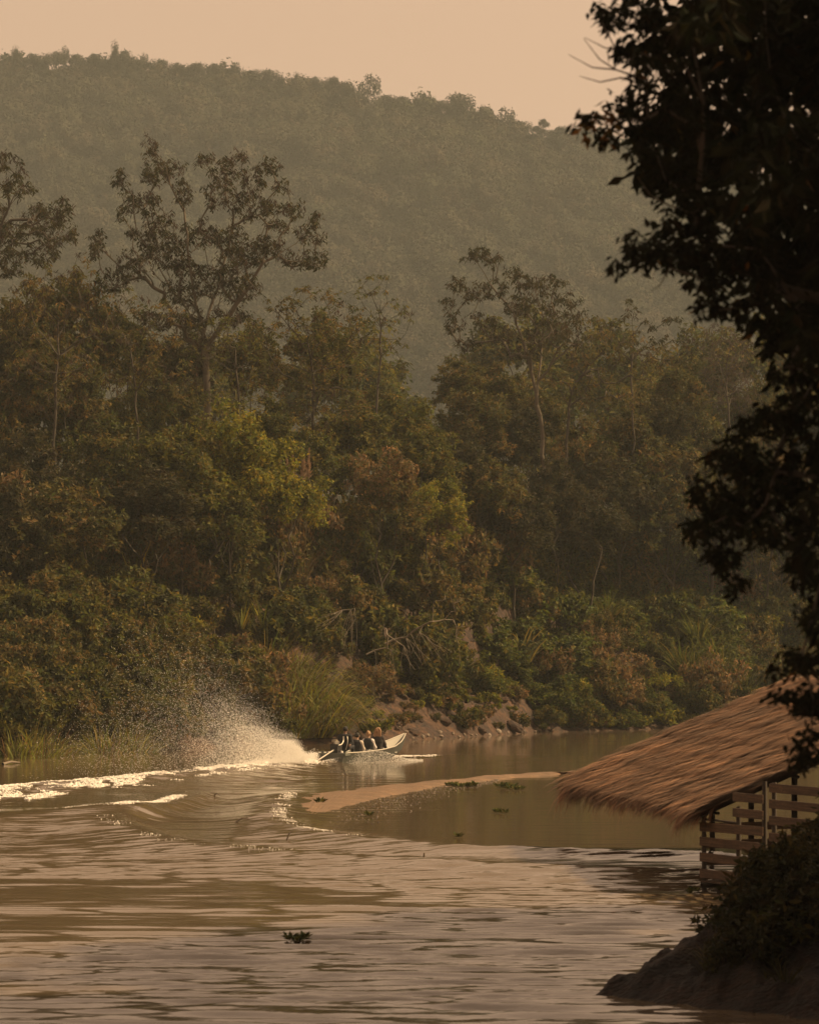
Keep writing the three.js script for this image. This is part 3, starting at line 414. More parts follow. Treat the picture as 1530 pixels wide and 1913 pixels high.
// ---------------------------------------------------------------- forest on the hill
{
  const crown = (seed, rx, ry, n, len) => { // a crown of several uneven lobes
    const R = rng(seed), L = new Leaves(), lobes = Array.from({ length: 7 }, (_, i) => { const d = sph(R).multiplyScalar(0.35 + 0.35 * R()); if (i === 0) d.set(0, 0.25, 0); return [d, 0.28 + 0.3 * R()]; });
    for (let i = 0; i < n; i++) { const [lc, lr] = lobes[i % 7], d = sph(R), k = lr * (0.6 + 0.5 * R()) * (1 + 0.5 * fbm(d.x * 2 + seed, d.z * 2 + d.y, 2)), c = V((lc.x + d.x * k) * rx, ry * 0.9 + (lc.y + d.y * k) * ry, (lc.z + d.z * k) * rx), nn = d.clone().addScaledVector(sph(R), 0.35).normalize(), dir = V().crossVectors(nn, sph(R)).normalize(), side = V().crossVectors(nn, dir).normalize(); L.leaf(c, dir, side, len * (0.6 + R()), len * 0.6, vary([1, 1, 1], R, 0.08)); }
    return L.build();
  };
  const variants = [crown(1, 5.2, 4.6, 800, 0.8), crown(2, 4.2, 5.6, 760, 0.8), crown(3, 6.0, 4.2, 860, 0.85), crown(4, 3.6, 4.6, 640, 0.75)];
  const hues = [[0.036, 0.034, 0.015], [0.042, 0.036, 0.016], [0.032, 0.031, 0.014], [0.052, 0.04, 0.02], [0.04, 0.04, 0.015]];
  const forestMat = new THREE.MeshStandardMaterial({ color: rgb(1, 1, 1), vertexColors: true, roughness: 1, side: THREE.DoubleSide });
  const R = rng(500), sets = variants.map(() => [[], []]), q = new THREE.Quaternion();
  for (let i = 0; i < 13500; i++) {
    const D = i < 9500 ? mix(560, 985, R()) : mix(955, 1004, R()), x = mix(-0.19, 0.19, R()) * D, k = Math.floor(R() * 4), s = 0.65 + 0.7 * R();
    sets[k][0].push(new THREE.Matrix4().compose(V(x, hillY(x, D) - 1, -D), q.setFromAxisAngle(V(0, 1, 0), R() * 6.28).clone(), V(s, s * (0.8 + 0.5 * R()), s)));
    const h = pick(hues, R), v = vary(h, R, 0.15); sets[k][1].push(rgb(v[0], v[1], v[2]));
  }
  sets.forEach(([m, c], i) => tag(scatter('hillside_forest', variants[i], forestMat, m, c), ['hazy forest of mixed crowns covering the hill', 'hazy forest of tall crowns covering the hill', 'hazy forest of wide crowns covering the hill', 'hazy forest of narrow crowns covering the hill'][i], 'forest', null, 'stuff'));
  // the trees that stand out along the crest, one by one: [px, py of the crown's top, width px, height px, kind]
  const crest = [[30, 85, 26, 50, 1], [62, 98, 40, 34, 0], [105, 92, 34, 40, 0], [120, 84, 20, 46, 1], [145, 96, 34, 36, 2], [175, 98, 36, 34, 0], [214, 75, 24, 66, 1], [235, 88, 46, 60, 0], [272, 98, 26, 40, 1], [300, 106, 36, 36, 2], [330, 114, 34, 32, 0], [372, 112, 40, 36, 2], [402, 116, 34, 34, 0], [440, 118, 34, 34, 1], [470, 126, 44, 32, 2], [505, 126, 34, 40, 0], [526, 138, 20, 30, 1], [553, 134, 22, 40, 1], [590, 140, 40, 38, 0], [625, 138, 40, 42, 2], [652, 150, 26, 36, 1], [690, 128, 48, 62, 3], [722, 174, 44, 34, 0], [750, 176, 34, 30, 2], [794, 174, 50, 40, 2], [826, 184, 34, 34, 0], [860, 170, 50, 50, 0], [902, 190, 34, 44, 3], [940, 192, 46, 54, 3], [972, 222, 36, 30, 2], [1016, 219, 22, 24, 2], [1000, 234, 30, 18, 0], [1045, 234, 40, 22, 2], [1085, 236, 44, 30, 0], [10, 108, 44, 30, 2], [85, 104, 30, 28, 2], [200, 106, 30, 30, 2], [255, 108, 30, 30, 0], [420, 124, 40, 28, 2], [575, 150, 40, 28, 2], [670, 172, 30, 24, 0], [845, 200, 36, 26, 2], [885, 206, 34, 26, 0], [350, 120, 30, 28, 1], [1130, 246, 46, 30, 2], [1180, 262, 50, 34, 0]];
  const looks = ['rounded dark tree', 'narrow upright tree', 'low spreading tree', 'tall open-crowned tree with sky showing through'];
  const cg = [crown(11, 1.2, 1.1, 1300, 0.17), crown(12, 1.1, 1.15, 1000, 0.17), crown(13, 1.25, 1.1, 1300, 0.17), crown(17, 1.15, 1.1, 700, 0.16)], mat = new THREE.MeshStandardMaterial({ color: rgb(0.034, 0.03, 0.014), vertexColors: true, roughness: 1, side: THREE.DoubleSide });
  const tg = stemsGeo(95, 1, 0.5, 6, 0.03);
  crest.forEach(([px, py, w, h, k], i) => {
    const D = 992 + (i % 5) * 2, t = P(px, py, D), gy = hillY(t.x, D), W = w / 2 * D / F, H = Math.max(t.y - gy, h * D / F);
    const g = thing('crest_tree', looks[k] + ' on the crest of the hill', 'tree', 'trees along the crest, ' + looks[k], V(t.x, t.y - H, -D)); g.rotation.y = i * 1.7;
    const ch = Math.min(H * (k === 3 ? 0.72 : 0.95), h * D / F) / 2; part('trunk', tg, barkMat, g).scale.set(W * 1.2, H * 0.8, W * 1.2);
    const c = part('crown', cg[k], mat, g); c.scale.set(W, ch, W); c.position.y = H - ch * 1.9; const low = part('crown', cg[(k + 1) % 3], mat, g); low.scale.set(W * 1.15, ch * 0.8, W * 1.15); low.position.y = Math.max(-2, H - ch * 3.2);
  });
}
// ---------------------------------------------------------------- grasses, reeds, dead wood and stones of the far bank
function tuftGeo(seed, { n = 70, h = 2, w = 0.045, r = 0.35, lean = 0.5, bend = 0.9, hue = HUE.lime }) {
  const R = rng(seed), L = new Leaves();
  for (let i = 0; i < n; i++) { const a = R() * 6.28, k = Math.sqrt(R()), o = V(Math.cos(a) * r * k, 0, Math.sin(a) * r * k), d = V(Math.cos(a) * lean * (0.2 + k) + gauss(R) * 0.12, 1, Math.sin(a) * lean * (0.2 + k) + gauss(R) * 0.12); L.blade(o, d, V(Math.cos(a + 1.57 + gauss(R)), 0, Math.sin(a + 1.57 + gauss(R))).normalize(), h * (0.55 + 0.6 * R()), w * (0.7 + 0.6 * R()), vary(pick(hue, R), R), bend * (0.4 + R())); }
  return L.build();
}
const tufts = [0, 1, 2].map((i) => tuftGeo(800 + i, { n: 170, h: 2.0, bend: 1.35, lean: 0.6, hue: [...HUE.grass, ...HUE.lime, ...HUE.brown], r: 0.65 })), reedTufts = [0, 1].map((i) => tuftGeo(820 + i, { n: 130, h: 2.0, w: 0.045, bend: 1.3, lean: 0.6, hue: [...HUE.vine, ...HUE.olive], r: 0.6 }));
function onBank(px, py, guess = 6) { let s = guess; for (let k = 0; k < 40; k++) { const D = table(shore, (px - CX) * (150 + s) / F) + s, x = (px - CX) * D / F, y = bankH(x, s), want = EYE + (HY - py) * D / F; if (y < want) s += 0.25; else s -= 0.25; s = clamp(s, 0.3, 30); } const D0 = shoreD((px - CX) * (160 + s) / F) + s, x = (px - CX) * D0 / F; return V(x, bankH(x, D0 - shoreD(x)), -D0); }
{
  const R = rng(91), put = (geo, name, label, group, px, py, sc, cat = 'grass') => { const g = part(numbered(name), geo, leafMat, scene); g.position.copy(onBank(px, py)); g.position.y -= 0.05; g.scale.setScalar(sc); g.rotation.y = R() * 6.28; tag(g, label, cat, group); return g; };
  for (const [px, py, sc] of [[40, 1395, 1.1], [75, 1400, 1.3], [110, 1398, 1.2], [130, 1402, 0.9], [60, 1370, 1.2], [95, 1350, 1.1], [20, 1380, 1.1]]) put(tufts[Math.floor(R() * 3)], 'grass_tuft', 'tall green grass tuft hanging over the water at the shaded foot of the bank', 'grass tufts at the shaded foot of the bank', px, py, sc);
  for (const [px, py, sc] of [[190, 1385, 1.1], [215, 1392, 1.2], [245, 1390, 1.1], [262, 1385, 0.9], [225, 1360, 1.0]]) put(tufts[Math.floor(R() * 3)], 'grass_tuft', 'green grass tuft beside the spray at the foot of the bank', 'grass tufts behind the spray', px, py, sc);
  for (const [px, py, sc] of [[500, 1240, 1.0], [520, 1270, 1.1], [545, 1300, 1.2], [560, 1340, 1.3], [580, 1350, 1.3], [600, 1360, 1.25], [615, 1365, 1.2], [570, 1310, 1.2], [595, 1320, 1.2], [530, 1320, 1.1], [510, 1300, 1.0], [625, 1340, 0.9], [550, 1370, 1.1], [585, 1378, 1.1], [535, 1355, 1.2], [605, 1340, 1.2], [555, 1280, 1.1], [575, 1335, 1.25], [490, 1270, 1.0], [475, 1300, 1.0], [612, 1375, 1.0]]) put(tufts[Math.floor(R() * 3)], 'sunlit_grass', 'bright yellow-green grass tuft on the bank beyond the driver', 'sunlit grass tufts beyond the driver', px, py, sc * 1.25);
  for (const [px, py, sc] of [[1270, 1200, 0.9], [1290, 1210, 1.1], [1315, 1220, 1.1], [1340, 1225, 1.1], [1365, 1240, 1.0], [1385, 1260, 0.9], [1130, 1150, 0.8], [1160, 1150, 0.8], [1330, 1190, 1.0], [1300, 1180, 1.0]]) put(reedTufts[Math.floor(R() * 2)], 'reed_clump', 'green reed clump high on the creeper-covered slope', 'reed clumps on the slope', px, py, sc * 1.25).position.add(V(0, 0.6, 1.2));
  for (const [px, py, sc] of [[970, 1205, 1.0], [985, 1230, 0.8]]) put(tuftGeo(840 + px, { n: 34, h: 2.1, w: 0.12, bend: 1.1, lean: 0.75, r: 0.14, hue: [[0.19, 0.15, 0.04], [0.15, 0.13, 0.035], [0.12, 0.11, 0.03]] }), 'spiky_plant', 'yellowish spiky plant with arching strap leaves on the slope', 'spiky strap-leaved plants', px, py, sc * 1.35, 'plant').position.add(V(0, 0.9, 1.6));
  for (const [px, py, sc, l] of [[258, 1040, 1.0, 'pale green spear-leaved plant above the dry shrubs'], [495, 1195, 0.7, 'green spear-leaved plant above the sunlit grass'], [1440, 1215, 0.9, 'green spear-leaved plant beside the reed clumps'], [455, 1190, 0.6, 'small spear-leaved plant among brown-green shrubs']]) { const g = put(tuftGeo(850 + px, { n: 13, h: 2.4, w: 0.16, bend: 0.35, lean: 0.45, r: 0.12, hue: HUE.lime }), 'spear_plant', l, 'spear-leaved plants', px, py, sc, 'plant'); g.position.add(V(0, 0.8, 1.4)); }
  // plume grass
  const plume = (seed) => { const Q = rng(seed), L = new Leaves(), top = V(gauss(Q) * 0.3, 3.6 + Q() * 0.7, gauss(Q) * 0.3); for (let i = 0; i < 150; i++) { const t = Q(), o = top.clone().multiplyScalar(0.76 + 0.24 * t), d = V(gauss(Q), 0.9 + Q(), gauss(Q)).normalize(); L.leaf(o, d, V().crossVectors(d, sph(Q)).normalize(), 0.26 * (1.15 - t), 0.035, vary([0.30, 0.20, 0.12], Q, 0.2)); } L.blade(V(0, 0, 0), top.clone().normalize(), V(1, 0, 0), top.length(), 0.035, [0.2, 0.15, 0.07], 0, 3); return L.build(); };
  const base = P(535, 985, 171); base.y = groundAt(base.x, base.z);
  for (let i = 0; i < 9; i++) { const g = thing('plume_grass', 'brown feathery plume grass stem rising from the thicket', 'grass', 'brown plume grass stems', base.clone().add(V((i - 4) * 0.24 + gauss(R) * 0.1, 0, gauss(R) * 0.5))); part('stalk', plume(870 + i), leafMat, g); part('leaves', tuftGeo(880 + i, { n: 14, h: 1.8, w: 0.04, r: 0.15, hue: HUE.brown }), leafMat, g); g.scale.setScalar(1.45 + 0.25 * R()); }
  // bare dead branches fanned out over the hollow
  const fan = (px, py, D, tipsPx, seed, label) => { const Q = rng(seed), b = P(px, py, D), tips = tipsPx.flatMap(([x, y]) => [0, 1, 2].map(() => P(x + gauss(Q) * 14, y + gauss(Q) * 10, D - 0.6 - Q() * 1.6).sub(b))), g = thing('dead_branch', label, 'branch', 'dead branches in the hollow', b); part('limbs', skeleton([V(-0.4, -0.2, 0.1), V(0, 0, 0), V(0.6, 0.1, 0.3)], tips, Q, { step: 0.45, tipR: 0.009, wob: 0.22, steep: 0.1, lift: -0.4 }), deadMat, g); };
  fan(735, 1195, 165.2, [[800, 1130], [835, 1115], [860, 1120], [850, 1150], [870, 1170], [855, 1190], [840, 1210], [815, 1225], [845, 1240], [790, 1240], [800, 1165], [770, 1215]], 61, 'fan of bare grey dead branches above the earth slope');
  fan(700, 1215, 164.6, [[745, 1185], [760, 1230], [775, 1250], [740, 1255], [720, 1180], [690, 1260]], 62, 'drooping bundle of dead twigs beside the larger dead branches');
  fan(640, 1140, 164, [[610, 1180], [625, 1200], [650, 1210], [660, 1190], [600, 1160]], 63, 'grey tangle of hanging dead twigs under the dry shrubs');
  // leafy fronds that catch the light
  for (const [px, py, l] of [[905, 1268, 'bright feathery frond over the end of the earth slope'], [1235, 1272, 'bright feathery frond low on the creeper slope'], [1085, 1305, 'green feathery frond near the water below the creepers'], [335, 1170, 'feathery green frond among the dusty shrubs'], [385, 1230, 'feathery drooping frond above the grass by the spray']]) { const g = part(numbered('feathery_plant'), bushGeo(700 + px, { rx: 0.85, ry: 0.28, cy: 0.5, clumps: 12, per: 8, clump: 0.2, leaf: { hue: HUE.lime, len: 0.2, wid: 0.06, n: 9, droop: 0.1, r: 0.14 } }), leafMat, scene); g.position.copy(onBank(px, py)).add(V(0, 0.5, 1.3)); g.scale.setScalar(1.3); tag(g, l, 'plant'); }
  { const b = onBank(705, 1338), g = part(numbered('dead_stick'), (() => { const p = [], i = []; limb(p, i, V(0, 0, 0), V(-0.08, 0.5, 0), 0.03, 0.022, 6); limb(p, i, V(-0.08, 0.5, 0), V(-0.22, 0.95, 0), 0.022, 0.008, 6); return raw(p, i); })(), deadMat, scene); g.position.copy(b); tag(g, 'bent pale stick standing in the bare earth slope', 'stick'); }
  // stones and clods at the water's edge
  const stoneGeo = [0, 1, 2].map((k) => { const g = new THREE.IcosahedronGeometry(1, 2), p = g.attributes.position; for (let i = 0; i < p.count; i++) { const v = V(p.getX(i), p.getY(i), p.getZ(i)), f = 1 + 0.35 * fbm(v.x * 1.6 + k * 9, v.y * 1.6 + v.z * 1.3, 3); p.setXYZ(i, v.x * f, v.y * f * 0.62, v.z * f); } g.computeVertexNormals(); return g; });
  const stoneMat = std(0.2, 0.155, 0.115, 0.85), clodMat = new THREE.MeshStandardMaterial({ map: soilTex, roughness: 0.95 });
  for (let i = 0; i < 34; i++) { const px = i < 20 ? 770 + i * 13 + R() * 10 : 560 + R() * 700, sh = shoreD((px - CX) * 170 / F), s = i < 20 ? -0.05 + 0.5 * R() : 0.2 + 1.2 * R(), D = shoreD((px - CX) * (sh) / F) + s, x = (px - CX) * D / F, g = part(numbered('stone'), stoneGeo[i % 3], stoneMat, scene), r = 0.07 + 0.12 * R() * R(); g.position.set(x, Math.max(0.02, bankH(x, s)) + r * 0.15, -D); g.scale.setScalar(r); g.rotation.set(R(), R() * 6, R()); tag(g, 'pale stone at the water edge below the earth slope', 'stone', 'pale stones at the water edge'); }
  for (let i = 0; i < 26; i++) { const px = 640 + R() * 380, s = 0.5 + 4.5 * R(), D = shoreD((px - CX) * 172 / F) + s, x = (px - CX) * D / F, g = part(numbered('earth_clod'), stoneGeo[i % 3], clodMat, scene), r = 0.16 + 0.4 * R() * R(); g.position.set(x, bankH(x, s) + r * 0.1, -D); g.scale.set(r * 1.4, r, r); g.rotation.set(R(), R() * 6, R()); tag(g, 'reddish clod of earth fallen on the bare slope', 'clod', 'fallen earth clods'); }
}
// ---------------------------------------------------------------- floating plants and driftwood
{
  const R = rng(140), hyac = (seed, n = 16) => { const Q = rng(seed), L = new Leaves(); for (let i = 0; i < n; i++) { const a = Q() * 6.28, d = V(Math.cos(a), 0.5 + Q() * 0.9, Math.sin(a)).normalize(), o = V(Math.cos(a) * 0.05, 0.01, Math.sin(a) * 0.05); L.leaf(o.clone().addScaledVector(d, 0.03), d, V(-Math.sin(a), 0.3 * gauss(Q), Math.cos(a)).normalize(), 0.13 + 0.07 * Q(), 0.085, vary([0.085, 0.095, 0.03], Q), 0.3); L.leaf(o, V(Math.cos(a + 1), 0.15, Math.sin(a + 1)).normalize(), V(-Math.sin(a + 1), 0, Math.cos(a + 1)), 0.14, 0.07, vary([0.09, 0.075, 0.03], Q)); } return L.build(); };
  const geos = [1, 2, 3].map((k) => hyac(k)), put = (px, py, sc, label, group) => { const [x, D] = G(px, py), g = part(numbered('water_hyacinth'), geos[Math.floor(R() * 3)], glossMat, scene); g.position.set(x, Math.max(0, waterY(x, D)) + 0.01, -D); g.scale.setScalar(sc * 0.75); g.rotation.y = R() * 6; tag(g, label, 'water plant', group); };
  for (const [px, py] of [[545, 1760], [557, 1762], [568, 1760]]) put(px, py, 0.95, 'dark water hyacinth rosette drifting alone on the rippled water', 'hyacinths drifting together on the ripples');
  for (let i = 0; i < 7; i++) put(835 + i * 8 + R() * 6, 1468 + R() * 5, 1.0 + R() * 0.5, 'water hyacinth stranded along the shady side of the sand bar', 'hyacinths along the sand bar');
  for (let i = 0; i < 6; i++) put(934 + i * 7 + R() * 6, 1470 + R() * 7, 1.0 + R() * 0.6, 'water hyacinth floating off the narrow end of the sand bar', 'hyacinths off the end of the sand bar');
  put(930, 1519, 1.1, 'lone pale hyacinth floating between sand bar and hut'); put(942, 1520, 1.0, 'lone yellowish hyacinth floating between sand bar and hut'); put(856, 1565, 1.0, 'lone hyacinth floating on the calm water by the wash'); put(598, 1504, 1.4, 'green weed rosette growing on the sand bar'); put(690, 1525, 1.1, 'hyacinth floating beside the pebbly edge of the sand bar'); put(1296, 1668, 0.8, 'small hyacinth caught at the foot of the hut post'); put(1288, 1670, 0.6, 'tiny hyacinth drifting beside the hut post');
  const stick = (a, b, r, label) => { const p = [], i = [], m = a.clone().lerp(b, 0.5).add(V(0, 0.06, 0)); limb(p, i, a, m, r, r * 0.8, 6); limb(p, i, m, b, r * 0.8, r * 0.4, 6); const g = part(numbered('driftwood'), raw(p, i), deadMat, scene); tag(g, label, 'driftwood'); };
  const W = (px, py, y = 0.03) => { const [x, D] = G(px, py); return V(x, Math.max(0, waterY(x, D)) + y, -D); };
  stick(W(6, 1429), W(38, 1426), 0.06, 'pale log floating below the shaded bank'); stick(W(536, 1573, 0), W(546, 1573, 0.18), 0.02, 'thin twig sticking out of the wash'); stick(W(792, 1605, 0), W(793, 1605, 0.12), 0.025, 'short stub sticking out of the water between the wash lines'); stick(W(400, 1495, 0), W(412, 1498, 0.1), 0.02, 'small snag beside the breaking wake'); stick(W(440, 1541, 0), W(466, 1541, 0.05), 0.025, 'dark twig lying on the wash');
  // pebbles along the wet side of the bar
  const peb = new THREE.IcosahedronGeometry(1, 0), m = [], c = [], q = new THREE.Quaternion();
  for (let i = 0; i < 1700; i++) { const t = Math.pow(R(), 0.8), px = mix(560, 930, t), mid = table([[533, 1512], [575, 1530], [640, 1512], [720, 1492], [830, 1469], [960, 1453]], px), py = mid + gauss(R) * mix(32, 4, t) + 8 * (1 - t) + (R() < 0.2 ? 26 * (1 - t) : 0), [x, D] = G(px, py), r = 0.008 + 0.024 * R() * R(); m.push(new THREE.Matrix4().compose(V(x, r * 0.2 - 0.004, -D), q.setFromAxisAngle(sph(R), R() * 6).clone(), V(r * 1.3, r * 0.7, r))); const k = 0.05 + 0.16 * R(); c.push(rgb(k, k * 0.74, k * 0.52)); }
  tag(scatter('pebble_gravel', peb, std(1, 1, 1, 0.6), m, c), 'wet pebbles along the shaded edge of the sand bar', 'pebbles', null, 'stuff');
}
// ---------------------------------------------------------------- the big tree over the near bank, and unseen trees added to shade this bank
{
  const R = rng(210), D0 = 22, edge = [[1130, 25, 32, 20], [1185, 20, 50, 28], [1240, 60, 66, 46], [1180, 95, 36, 20], [1230, 140, 66, 34], [1160, 190, 40, 20], [1100, 222, 30, 18], [1120, 258, 30, 14], [1175, 238, 50, 28], [1205, 288, 46, 20], [1250, 330, 56, 28], [1270, 220, 70, 50], [1300, 380, 60, 28], [1250, 425, 46, 18], [1195, 455, 48, 24], [1270, 470, 60, 30], [1150, 484, 24, 12], [1230, 480, 56, 20], [1300, 450, 60, 36], [1320, 530, 40, 26], [1302, 578, 18, 14], [1360, 560, 40, 24], [1395, 600, 24, 20], [1420, 550, 50, 40], [1445, 640, 28, 24], [1480, 600, 50, 46], [1500, 680, 40, 28], [1450, 705, 22, 16], [1350, 480, 50, 40], [1400, 470, 60, 50],
    [1425, 790, 56, 26], [1480, 770, 60, 40], [1375, 850, 56, 40], [1335, 920, 44, 42], [1312, 985, 28, 36], [1360, 960, 48, 48], [1350, 1040, 34, 36], [1372, 1090, 18, 22], [1420, 900, 60, 56], [1420, 990, 44, 36], [1480, 880, 60, 56], [1505, 980, 40, 46], [1520, 1080, 34, 36], [1505, 1150, 28, 28], [1490, 1230, 34, 26], [1452, 1252, 22, 13], [1462, 1300, 24, 15], [1510, 1310, 36, 36], [1505, 1400, 34, 44], [1520, 720, 30, 30]];
  const inner = []; for (let x = 1290; x < 2350; x += 105) for (let y = -640; y < 700; y += 105) { if (x < 1420 && y > 430) continue; if (x < 1330 && y > 330) continue; if (x > 1800 && (x + y) % 2 > 0.8) continue; for (const dd of [-0.4 + R(), 1.2 + R(), 2.6 + R()]) inner.push([x + (R() - 0.5) * 60, y + (R() - 0.5) * 60, 78, 70, dd]); }
  for (let x = 1560; x < 2200; x += 110) for (let y = 720; y < 1350; y += 110) inner.push([x, y, 80, 70, (R() - 0.4) * 3]);
  const base = V(5.6, nearH(5.6, 25) - 0.3, -25), rel = (v) => v.clone().sub(base), tipsA = tipsIn(edge, D0, R, 470, 1.0, 0.25, 0.12).map(rel), tipsB = tipsIn(inner, D0, R, 52, 1.0, 0.4).map(rel);
  const g = thing('overhanging_tree', 'large dark tree with drooping leaves overhanging the water from the near bank', 'tree', null, base);
  const trunk = [V(0, 0, 0), rel(V(5.3, 3.2, -24.4)), rel(V(4.6, 5.4, -23.4)), rel(V(4.0, 7.4, -22.6))];
  part('trunk', skeleton(trunk, [...tipsA.filter((_, i) => i % 20 === 0), ...tipsB.filter((_, i) => i % 60 === 0)], R, { step: 0.3, tipR: 0.0045, wob: 0.12, steep: 0.35, pow: 0.5 }), std(0.05, 0.035, 0.024, 0.95), g);
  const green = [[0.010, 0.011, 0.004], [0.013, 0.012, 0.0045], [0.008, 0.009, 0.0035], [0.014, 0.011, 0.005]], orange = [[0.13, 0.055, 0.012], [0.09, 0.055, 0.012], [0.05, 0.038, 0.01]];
  const L = new Leaves(), o = V();
  const leafSpray = (t, n, len, wid, r, hue) => { for (let i = 0; i < n; i++) { const d = sph(R); d.y = d.y * 0.45 - 0.62; d.normalize(); const side = V().crossVectors(d, sph(R)).normalize(), b = t.clone().addScaledVector(sph(R), r * R()), col = vary(R() < 0.006 ? pick(orange, R) : pick(hue, R), R, 0.3), l = len * (0.65 + 0.6 * R()), w = wid * (0.8 + 0.4 * R()); L.leaf(b, d, side, l, w, col, 0.2); } };
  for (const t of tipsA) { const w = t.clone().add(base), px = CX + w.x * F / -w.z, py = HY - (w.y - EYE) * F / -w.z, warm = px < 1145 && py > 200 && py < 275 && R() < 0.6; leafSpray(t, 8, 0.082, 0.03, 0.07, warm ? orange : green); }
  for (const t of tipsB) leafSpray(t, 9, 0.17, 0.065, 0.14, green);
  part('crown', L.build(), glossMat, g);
  // bare twigs at the edge
  const tw = [], ti = []; for (const [x, y, x2, y2] of [[1150, 130, 1062, 102], [1150, 130, 1090, 72], [1160, 145, 1082, 142], [1170, 90, 1092, 70], [1240, 380, 1190, 330], [1250, 500, 1215, 545]]) { const a = rel(P(x + 60, y + 20, D0)), b = rel(P(x, y, D0 - 0.1)), c = rel(P((x + x2) / 2, (y + y2) / 2 + 10, D0 - 0.15)), e = rel(P(x2, y2, D0 - 0.2)); limb(tw, ti, a, b, 0.008, 0.006, 5); limb(tw, ti, b, c, 0.006, 0.0045, 5); limb(tw, ti, c, e, 0.0045, 0.002, 5); }
  part('twigs', raw(tw, ti), std(0.06, 0.045, 0.03, 0.95), g);

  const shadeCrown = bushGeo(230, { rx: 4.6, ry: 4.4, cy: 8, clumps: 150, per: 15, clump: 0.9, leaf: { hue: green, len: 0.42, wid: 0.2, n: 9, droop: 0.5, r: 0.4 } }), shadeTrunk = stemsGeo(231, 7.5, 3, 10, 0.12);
  [[12.5, 47], [17, 52], [11.5, 38], [16, 42], [10.5, 30], [13, 22], [9.5, 6], [-9.5, 7], [0, -9], [-9, -6], [9, -7], [17, 12], [-18, 2], [1, -19]].forEach(([x, D], i) => { const t = thing('added_shade_tree', D < 0 ? 'added unseen dark tree behind the viewpoint, blocking sky light' : 'added unseen dark tree beside the overhanging tree, blocking sun and sky', 'tree', D < 0 ? 'added unseen trees behind the viewpoint' : 'added unseen trees shading the near bank', V(x, Math.max(0.2, nearH(Math.max(-7, x), Math.max(-13, D))) - 0.3, -D)); const s = 1 + 0.25 * ((i * 7) % 5) / 5; t.scale.setScalar(s); t.rotation.y = i * 1.3; part('trunk', shadeTrunk, barkMat, t); part('crown', shadeCrown, leafMat, t); });  // out-of-frame trees added only to keep sky and sun off the near bank
  // weeds and shrubs on the near bank
  const weed = [0, 1, 2].map((k) => bushGeo(240 + k, { rx: 0.55, ry: 0.42, cy: 0.28, clumps: 18, per: 9, clump: 0.16, leaf: { hue: HUE.dark, len: 0.12, wid: 0.05, n: 8, droop: 0.2, r: 0.09 } })), grassN = [0, 1].map((k) => tuftGeo(250 + k, { n: 60, h: 0.7, w: 0.016, r: 0.2, bend: 1.2, lean: 0.8, hue: k ? HUE.dark : HUE.mixed }));
  for (let i = 0; i < 1100; i++) {
    const D = mix(38.5, 57, R()), x = mix(2.2, 8, R()), y = nearH(x, D); const px = CX + x * F / D, k = R() < 0.55, sc = (y < 0.8 ? 0.35 : 0.55) + 0.6 * R(), py = HY - (y + (k ? 0.6 : 0.45) * sc - EYE) * F / D; if (y < 0.2 + 0.5 * R() || px > 1620 || py < table([[1108, 1860], [1200, 1805], [1290, 1745], [1385, 1700], [1410, 1650], [1440, 1590], [1490, 1510], [1540, 1445], [1620, 1400]], px) + (px > 1370 ? 10 : 4)) continue;
    const m = part(numbered(k ? 'bank_weed' : 'bank_grass'), k ? weed[i % 3] : grassN[i % 2], leafMat, scene); m.position.set(x, y - 0.05, -D); m.scale.setScalar(sc); m.rotation.y = R() * 6; tag(m, k ? 'leafy dark weed on the shaded near bank' : 'tuft of drooping dry grass on the shaded near bank', k ? 'weed' : 'grass', k ? 'weeds on the near bank' : 'dry grass on the near bank');
  }
}
